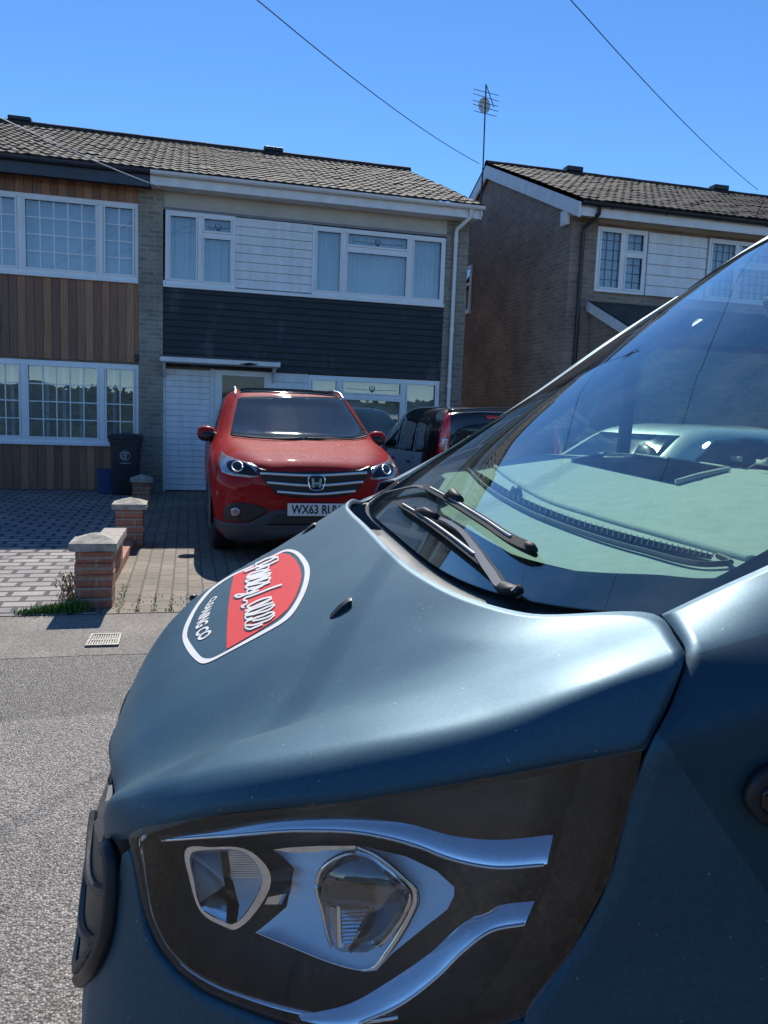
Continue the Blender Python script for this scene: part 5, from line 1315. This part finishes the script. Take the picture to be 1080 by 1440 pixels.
# ------------------------------------------------------------------ parked cars
def car_shell(stations, n=120, nr=44):
    """stations: (y, zb, [ (x,z) sill, mid, belt, roof edge, roof mid ], top z); returns MB in car axes (nose at y=0)"""
    sec = []
    for y, zb, pts, zt in stations:
        sec.append([(0, y, zb)]+[(x, y, z) for x, z in pts]+[(0, y, zt)])
    A = np.array(sec); K = A.shape[1]; C2 = np.array([cr(A[:, k_], n) for k_ in range(K)])
    rows = np.zeros((n, nr, 3))
    for i in range(n): rows[i] = cr(C2[:, i], nr)
    m = MB(); m.grid(rows); R2 = rows*np.array([-1, 1, 1]); m.grid(R2)
    for e in (0, n-1):
        for rr in (rows, R2):
            c_ = rr[e].mean(axis=0); c_[0] = 0; k0 = len(m.v); m.v += [tuple(p) for p in rr[e]]+[tuple(c_)]; 
            for j in range(nr-1): m.f.append((k0+j, k0+j+1, k0+nr)); m.mi.append(0)
    return m
class Car:
    def __init__(s, root, loc, rz=0.0):
        s.root = root; s.loc = np.array(loc); s.c, s.s = math.cos(rz), math.sin(rz); s.R = np.array([[s.c, s.s, 0], [-s.s, s.c, 0], [0, 0, 1]])
    def ray(s, x, y): return s.R @ (CAM-s.loc), s.R @ ray(x, y)
    def px(s, b, poly, name, mat, off=.006, step=3, parent=None, sm=0, solid=.008, mirror=False, smooth=True):
        m = patch(b, _closed(poly, sm) if sm else poly, s.ray, step, off)
        o = m.build(name, mat, parent or s.root, smooth=smooth, solid=solid); r = [o]
        if mirror:
            m.v = [(-p[0], p[1], p[2]) for p in m.v]; r.append(m.build(name, mat, parent or s.root, smooth=smooth, solid=solid))
        return r
    def fromdir(s, b, poly, name, mat, axis, off=.006, step=.05, parent=None, sm=0, both=False, solid=.006):
        out = []
        for sg in ((1, -1) if both else (1,)):
            def rf(a, c_):
                if axis == 'x': return ((sg*3, a, c_), (-sg, 0, 0))
                if axis == 'z': return ((a, c_, 4), (0, 0, -1))
                if axis == '-y': return ((a, -3, c_), (0, 1, 0))
                if axis == '+y': return ((a, 9, c_), (0, -1, 0))
            m = patch(b, _closed(poly, sm) if sm else poly, rf, step, off); out.append(m.build(name, mat, parent or s.root, smooth=True, solid=solid))
        return out
def wheels(root, ys, xw, r=.34, wd=.21, names=True):
    for y in ys:
        for sg in (1, -1):
            m = MB(); pf = [(r*.62, .02), (r*.9, 0), (r*.985, .02), (r, .05), (r, wd-.05), (r*.985, wd-.02), (r*.9, wd), (r*.62, wd-.02)]
            m.grid([[(sg*(xw-wd+d_), y+q*math.cos(a), r+q*math.sin(a)) for q, d_ in pf] for a in np.linspace(0, 2*math.pi, 33)])
            wo = m.build('wheel', MT['rubber'], root, smooth=True, angle=50)
            m = MB(); m.tube([(sg*(xw-.06), y, r), (sg*(xw-.02), y, r)], r*.2, 16)
            for k_ in range(5):
                a = k_*2*math.pi/5; m.add([(sg*(xw-.025), y+q*math.cos(a)+e*math.sin(a), r+q*math.sin(a)-e*math.cos(a)) for q, e in ((.04, -.035), (r*.63, -.03), (r*.63, .03), (.04, .035))], [(0, 1, 2, 3)])
            m.grid([[(sg*(xw-d_), y+q*math.cos(a), r+q*math.sin(a)) for q, d_ in ((r*.60, .06), (r*.66, .02), (r*.69, .03))] for a in np.linspace(0, 2*math.pi, 33)])
            m.build('rim', MT['wheel'], wo)
            MB().tube([(sg*(xw-.10), y, r), (sg*(xw-.09), y, r)], r*.62, 20).build('brake_disc', MT['grey_plastic'], wo)

# ---- red SUV facing us
sv = empty('parked_suv', (1.165, 7.22, 0), 0, 'red SUV parked nose out on the block drive in front of the white garage door', 'car')
ST = [(.00, .30, [(.50, .32), (.60, .50), (.60, .78), (.50, .885), (.28, .915)], .920),
      (.05, .27, [(.66, .29), (.73, .50), (.72, .81), (.58, .925), (.32, .955)], .962),
      (.22, .25, [(.82, .27), (.875, .53), (.855, .88), (.68, .995), (.36, 1.02)], 1.026),
      (.50, .24, [(.89, .27), (.945, .58), (.915, .955), (.76, 1.065), (.38, 1.095)], 1.10),
      (.85, .24, [(.90, .28), (.965, .62), (.935, 1.01), (.82, 1.12), (.42, 1.155)], 1.16),
      (1.12, .24, [(.90, .28), (.965, .62), (.938, 1.03), (.80, 1.165), (.42, 1.205)], 1.212),
      (1.22, .24, [(.90, .28), (.965, .62), (.938, 1.035), (.78, 1.20), (.42, 1.25)], 1.26),
      (1.70, .24, [(.90, .28), (.965, .62), (.935, 1.06), (.68, 1.46), (.40, 1.49)], 1.50),
      (2.02, .24, [(.90, .28), (.965, .62), (.933, 1.07), (.625, 1.625), (.40, 1.655)], 1.665),
      (2.30, .24, [(.90, .28), (.965, .62), (.93, 1.08), (.605, 1.685), (.36, 1.71)], 1.715),
      (3.0, .24, [(.90, .28), (.965, .64), (.925, 1.09), (.605, 1.685), (.36, 1.715)], 1.72),
      (3.9, .26, [(.88, .30), (.94, .68), (.90, 1.10), (.60, 1.62), (.36, 1.65)], 1.655),
      (4.35, .30, [(.82, .34), (.90, .70), (.86, 1.08), (.62, 1.35), (.36, 1.38)], 1.385),
      (4.5, .36, [(.72, .40), (.80, .70), (.74, 1.0), (.60, 1.12), (.34, 1.13)], 1.135)]
sh = car_shell(ST); SB = sh.bvh(); sh.build('body', MT['red_paint'], sv, smooth=True)
cv = Car(sv, (1.165, 7.22, 0)); z4 = lambda p: (270+p[0]/2.25, 520+p[1]/2.25); z5 = lambda p: (280+p[0]/6, 540+p[1]/6)
wsn = cv.px(SB, [(335, 560), (345, 558.5), (400, 557.5), (478, 559), (483, 561.5), (500, 588), (517, 612), (512, 615), (450, 619), (400, 619), (350, 616), (324, 612), (328, 592)], 'windscreen', MT['dusty_glass'], .004)[0]
cv.fromdir(SB, [(-.585, 2.05), (-.3, 2.03), (.3, 2.03), (.585, 2.05), (.585, 3.9), (-.585, 3.9)], 'roof_panel', MT['car_glass'], 'z', .004, .08)
m = MB()
for P_ in ([(326, 614), (350, 616.5), (400, 619), (425, 618)], [(428, 618), (470, 619), (505, 618), (515, 615)]):
    L = []
    for p in cr(P_, 14):
        o_, d_ = cv.ray(*p); h = SB.ray_cast(Vector(o_), Vector(d_).normalized())
        if h[0] is not None: L.append(np.array(h[0])+np.array([0, -.012, .015]))
    m.tube(L, .010, 6)
m.build('wiper', MT['black_plastic'], sv, smooth=True)
hd1 = cv.px(SB, [z5(p) for p in [(192, 570), (168, 640), (172, 700), (198, 750), (290, 775), (430, 792), (502, 785), (480, 735), (505, 705), (420, 665), (300, 632), (228, 602)]], 'headlight', MT['clear_lens'], .006, mirror=True, solid=.012)
for o, sg in zip(hd1, (1, -1)):
    def mk(ptsf, name, mat, **k_):
        mm = ptsf(); mm.v = [(p[0]*sg, p[1], p[2]) for p in mm.v]; return mm.build(name, mat, o, **k_)
    mk(lambda: patch(SB, _closed([z5(p) for p in [(240, 665), (290, 650), (380, 665), (470, 735), (490, 775), (400, 770), (280, 745), (240, 705)]], 24), cv.ray, 2.5, .009), 'lamp_recess', MT['dark_gloss'], smooth=True)
    def ringf():
        c_ = z5((322, 695)); mm = MB(); L = []
        for t in np.linspace(0, 2*math.pi, 25):
            o_, d_ = cv.ray(c_[0]+7.4*math.cos(t), c_[1]+6.8*math.sin(t)); h = SB.ray_cast(Vector(o_), Vector(d_).normalized()); L.append(np.array(h[0])+np.array([0, -.016, 0]))
        return mm.tube(L, .008, 7)
    mk(ringf, 'lamp_ring', MT['satin'], smooth=True)
    mk(lambda: patch(SB, [z5((322+40*math.cos(t), 695+38*math.sin(t))) for t in np.linspace(0, 2*math.pi, 16)[:-1]], cv.ray, 3, .014), 'lamp_lens', MT['car_glass'], smooth=True)
grl = cv.px(SB, [z4(p) for p in [(196, 308), (245, 320), (300, 322), (392, 322), (470, 321), (530, 318), (560, 305), (575, 312), (552, 340), (525, 380), (500, 396), (440, 404), (392, 406), (330, 405), (270, 396), (238, 365), (215, 335)]], 'grille', MT['black_plastic'], .006, solid=.012)[0]
for (xa, ya, xm, ym, xb, yb) in ((214, 323, 385, 330, 552, 321), (236, 352, 385, 362, 540, 350), (268, 381, 390, 389, 516, 379)):
    L0, L1 = [], []
    for p in cr([(xa, ya), (xm, ym), (xb, yb)], 24):
        for dy, L in ((0, L0), (9, L1)):
            o_, d_ = cv.ray(*z4((p[0], p[1]+dy))); h = SB.ray_cast(Vector(o_), Vector(d_).normalized()); L.append(np.array(h[0])+np.array([0, -.022, 0]))
    mm = MB().grid([[a, (a+b_)/2+np.array([0, -.012, 0]), b_, b_+np.array([0, .02, 0])] for a, b_ in zip(L0, L1)]); mm.build('chrome_bar', MT['satin'], grl, smooth=True)
hx_, hz_ = -.005, .775
o_, d_ = cv.ray(*z4((392, 357))); h = SB.ray_cast(Vector(o_), Vector(d_).normalized()); hx_, hz_ = h[0][0], h[0][2]; hy = h[0][1]-.045
m = MB(); rr_ = [(-.075, .058), (.075, .058), (.060, -.058), (-.060, -.058)]
L = _closed(rr_, 40); L = [(p[0]*.92, p[1]*.98) for p in L]
m.tube([(hx_+p[0], hy, hz_+p[1]) for p in L+[L[0]]], .007, 7, caps=False)
m.prism([(hx_-.050, hz_+.045), (hx_-.028, hz_+.045), (hx_-.022, hz_+.006), (hx_+.022, hz_+.006), (hx_+.028, hz_+.045), (hx_+.050, hz_+.045), (hx_+.042, hz_-.045), (hx_+.020, hz_-.045), (hx_+.021, hz_-.012), (hx_-.021, hz_-.012), (hx_-.020, hz_-.045), (hx_-.042, hz_-.045)], 'y', hy-.006, hy+.02)
m.build('emblem', MT['chrome'], grl, smooth=True, angle=40)
MB().box(hx_-.06, hx_+.06, hy+.012, hy+.03, hz_-.055, hz_+.055).build('emblem_back', MT['black_plastic'], grl, bevel=.01)
# lower dark cladding and fog lamps
low = [(125, 1110), (140, 1135), (200, 1160), (300, 1172), (430, 1168), (510, 1125), (590, 1080), (650, 1062), (760, 1055), (960, 1056), (1160, 1055), (1260, 1062), (1330, 1080), (1410, 1125), (1490, 1168), (1600, 1165), (1650, 1145), (1690, 1110), (1685, 1220), (1640, 1290), (1560, 1320), (1300, 1338), (960, 1342), (620, 1338), (380, 1325), (220, 1300), (150, 1230)]
cv.px(SB, [z5(p) for p in low], 'lower_bumper', MT['grey_plastic'], .012, step=4, solid=.02)
cv.px(SB, [z5(p) for p in [(560, 1190), (640, 1110), (740, 1098), (960, 1096), (1180, 1098), (1280, 1110), (1360, 1190)]], 'lower_intake', MT['black_plastic'], .016, step=4)
cv.px(SB, [z5(p) for p in [(205, 1110), (225, 1035), (262, 1005), (350, 1000), (440, 1012), (595, 1058), (510, 1118), (430, 1160), (300, 1160), (220, 1145)]], 'fog_lamp_bezel', MT['black_plastic'], .010, step=3, mirror=True)
fg = [z5((314+36*math.cos(t), 1075+36*math.sin(t))) for t in np.linspace(0, 2*math.pi, 18)[:-1]]
cv.px(SB, fg, 'fog_lamp', MT['clear_lens'], .024, step=2, mirror=True, solid=.015)
# number plate
pc_ = onY(404, 706, 7.19)-np.array([1.165, 7.22, 0]); pcx0 = -.265; pz0, pz1 = .478, .598
pl_ = MB().box(pcx0, pcx0+.54, -.055, -.043, pz0, pz1); pl = pl_.build('number_plate', MT['plate_white'], sv, bevel=.004)
tv, tf = text_mesh('WX63 RUV', bold=.022); k_ = .088/tv[:, 1].max(); kx = .47/tv[:, 0].max()
MB().add([(pcx0+.035+p[0]*kx, -.0575, pz0+.020+p[1]*k_) for p in tv], tf).build('plate_letters', MT['ink'], pl)
# mirrors, rails, side glass, wheels
for sg in (1, -1):
    m = MB(); rows = []
    for k_, (dx, sc_) in enumerate(((0, .45), (.03, .85), (.09, 1.0), (.15, .95), (.19, .6), (.20, .05))):
        rows.append([(sg*(.90+dx-.02), 1.62+.10*sc_*math.cos(t)*.8, 1.175+.088*sc_*math.sin(t)*(1 if math.sin(t) > 0 else .95)) for t in np.linspace(0, 2*math.pi, 21)])
    m.grid(rows); mo = m.build('door_mirror', MT['red_paint'], sv, smooth=True)
    MB().tube([(sg*.84, 1.64, 1.08), (sg*.93, 1.61, 1.10)], .04, 8).build('mirror_foot', MT['black_plastic'], mo, smooth=True)
    rows = []
    for k_, (dx, sc_) in enumerate(((.0, .62), (.05, .93), (.12, .93), (.17, .6))): rows.append([(sg*(.90+dx-.02), 1.60+.11*sc_*math.cos(t)*.8, 1.155+.07*sc_*math.sin(t)) for t in np.linspace(0, 2*math.pi, 17)])
    MB().grid(rows).build('mirror_lower', MT['black_plastic'], mo, smooth=True)
    P_ = cr([(sg*.645, 2.02, 1.615), (sg*.635, 2.16, 1.672), (sg*.625, 2.5, 1.715), (sg*.62, 3.0, 1.725), (sg*.61, 3.9, 1.67), (sg*.62, 4.05, 1.60)], 40)
    MB().tube(P_, .014, 8, flat=1.3).build('roof_rail', MT['alu'], sv, smooth=True)
cv.fromdir(SB, [(1.45, 1.12), (2.15, 1.52), (2.6, 1.57), (3.5, 1.52), (3.85, 1.30), (3.7, 1.14)], 'side_window', MT['car_glass'], 'x', .004, .06, both=True)
wheels(sv, (.93, 3.55), .93, .35, .23)
for sg in (1, -1):
    m = MB(); m.grid([[(sg*x, .93+q*math.cos(a), .36+q*math.sin(a)) for x, q in ((.90, .36), (.972, .40), (.978, .45), (.955, .47))] for a in np.linspace(-.1, math.pi+.1, 24)]); m.build('wheel_arch', MT['grey_plastic'], sv, smooth=True)

# ---- black hatchback seen from behind
bc = empty('parked_hatchback', (3.66, 8.62, 0), 0, 'black tall hatchback parked tail out beside the red SUV, with upright red tail lamps', 'car')
ST = [(.00, .42, [(.60, .44), (.70, .62), (.70, .92), (.62, 1.30), (.36, 1.36)], 1.37),
      (.05, .34, [(.74, .36), (.82, .60), (.815, .95), (.68, 1.46), (.40, 1.51)], 1.52),
      (.22, .28, [(.80, .30), (.855, .62), (.85, .98), (.69, 1.50), (.42, 1.555)], 1.565),
      (.9, .24, [(.82, .26), (.865, .62), (.86, .98), (.69, 1.52), (.42, 1.575)], 1.585),
      (1.9, .24, [(.82, .26), (.865, .62), (.86, .96), (.68, 1.51), (.42, 1.56)], 1.57),
      (2.3, .24, [(.82, .26), (.865, .62), (.86, .95), (.67, 1.40), (.42, 1.45)], 1.46),
      (3.0, .24, [(.82, .26), (.86, .62), (.84, .93), (.74, 1.05), (.42, 1.09)], 1.10),
      (3.6, .26, [(.78, .28), (.83, .60), (.78, .82), (.66, .92), (.40, .95)], .96),
      (3.9, .34, [(.56, .36), (.62, .55), (.58, .70), (.48, .78), (.3, .79)], .80)]
sh = car_shell(ST); BB = sh.bvh(); sh.build('body', MT['black_paint'], bc, smooth=True)
cb_ = Car(bc, (3.66, 8.62, 0)); zb = lambda p: (520+p[0]/4.909, 550+p[1]/4.909)
tl = cb_.px(BB, [zb(p) for p in [(540, 138), (558, 138), (556, 220), (548, 330), (538, 420), (505, 430), (470, 424), (478, 350), (492, 270), (515, 190)]], 'tail_lamp', MT['red_lens'], .008, step=2.5, solid=.02)[0]
cb_.px(BB, [zb(p) for p in [(497, 325), (538, 325), (532, 410), (490, 412)]], 'reversing_lens', MT['clear_lens'], .012, step=3, parent=tl)
cb_.fromdir(BB, [(.70, .75), (.80, .75), (.76, 1.10), (.68, 1.42), (.64, 1.42), (.66, 1.1)], 'tail_lamp', MT['red_lens'], '-y', .008, .05)
cb_.fromdir(BB, [(-.58, .98), (.58, .98), (.52, 1.36), (-.52, 1.36)], 'rear_window', MT['car_glass'], '-y', .004, .06, sm=24)
cb_.fromdir(BB, [(-.24, 1.455), (.02, 1.455), (.02, 1.485), (-.24, 1.485)], 'brake_lamp', MT['red_lens'], '-y', .015, .03)
for pol in ([(.35, 1.02), (.9, 1.0), (.88, 1.42), (.55, 1.44)], [(.96, 1.0), (1.62, .99), (1.56, 1.42), (.95, 1.43)], [(1.70, .99), (2.65, 1.0), (2.15, 1.36), (1.64, 1.42)]):
    cb_.fromdir(BB, pol, 'side_window', MT['car_glass'], 'x', .004, .06, both=True)
for sg in (1, -1):
    m = MB(); m.grid([[(sg*(.86+dx), 2.55+.09*s_*math.cos(t), 1.07+.075*s_*math.sin(t)) for t in np.linspace(0, 2*math.pi, 15)] for dx, s_ in ((0, .5), (.05, 1), (.14, 1), (.18, .4))]); m.build('door_mirror', MT['black_plastic'], bc, smooth=True)
    for y in (1.05, 1.85): MB().tube([(sg*.868, y, .86), (sg*.885, y+.05, .865), (sg*.868, y+.17, .86)], .013, 6).build('door_handle', MT['black_paint'], bc, smooth=True)
MB().tube(cr([(-.7, .07, 1.53), (0, .05, 1.575), (.7, .07, 1.53)], 20), .02, 8).build('roof_spoiler', MT['black_paint'], bc, smooth=True)
MB().box(-.26, .26, -.03, .0, .72, .83).build('number_plate', plain('yellow_plate', (.55, .42, .03), .4), bc)
wheels(bc, (.75, 3.15), .83, .30, .19)

# ---- white car seen through the van's windows
wc_ = empty('parked_car', (2.75, 6.55, 0), -1.318, 'white car parked on the right hand drive, seen through the van windscreen', 'car')
ST2 = [(.0, .32, [(.5, .34), (.6, .5), (.6, .68), (.5, .76), (.28, .78)], .785), (.1, .26, [(.72, .28), (.79, .5), (.77, .72), (.6, .81), (.32, .83)], .835), (.5, .24, [(.8, .26), (.86, .56), (.84, .82), (.7, .90), (.36, .93)], .935),
       (1.1, .24, [(.82, .26), (.87, .6), (.86, .90), (.74, 1.0), (.4, 1.03)], 1.035), (1.9, .24, [(.82, .26), (.87, .6), (.86, .95), (.60, 1.40), (.38, 1.43)], 1.435), (2.6, .24, [(.82, .26), (.87, .6), (.86, .97), (.58, 1.44), (.36, 1.47)], 1.475),
       (3.4, .26, [(.82, .28), (.86, .62), (.84, .98), (.57, 1.38), (.36, 1.42)], 1.425), (4.0, .32, [(.74, .34), (.80, .62), (.78, .98), (.62, 1.08), (.36, 1.10)], 1.105), (4.2, .42, [(.6, .44), (.66, .62), (.64, .86), (.52, .93), (.3, .94)], .945)]
sh = car_shell(ST2); WB = sh.bvh(); sh.build('body', MT['white_car'], wc_, smooth=True); cw = Car(wc_, (2.75, 6.55, 0), -1.318)
cw.fromdir(WB, [(1.35, .99), (2.0, 1.33), (2.5, 1.37), (3.3, 1.32), (3.7, 1.03)], 'side_window', MT['car_glass'], 'x', .004, .06, both=True)
cw.fromdir(WB, [(-.62, 1.06), (.62, 1.06), (.52, 1.36), (-.52, 1.36)], 'windscreen', MT['car_glass'], '-y', .004, .06)
for sg in (1, -1): cw.fromdir(WB, [(sg*.42, .62), (sg*.70, .66), (sg*.70, .76), (sg*.44, .70)], 'headlight', MT['clear_lens'], '-y', .008, .04)
wheels(wc_, (.85, 3.35), .84, .31, .19)
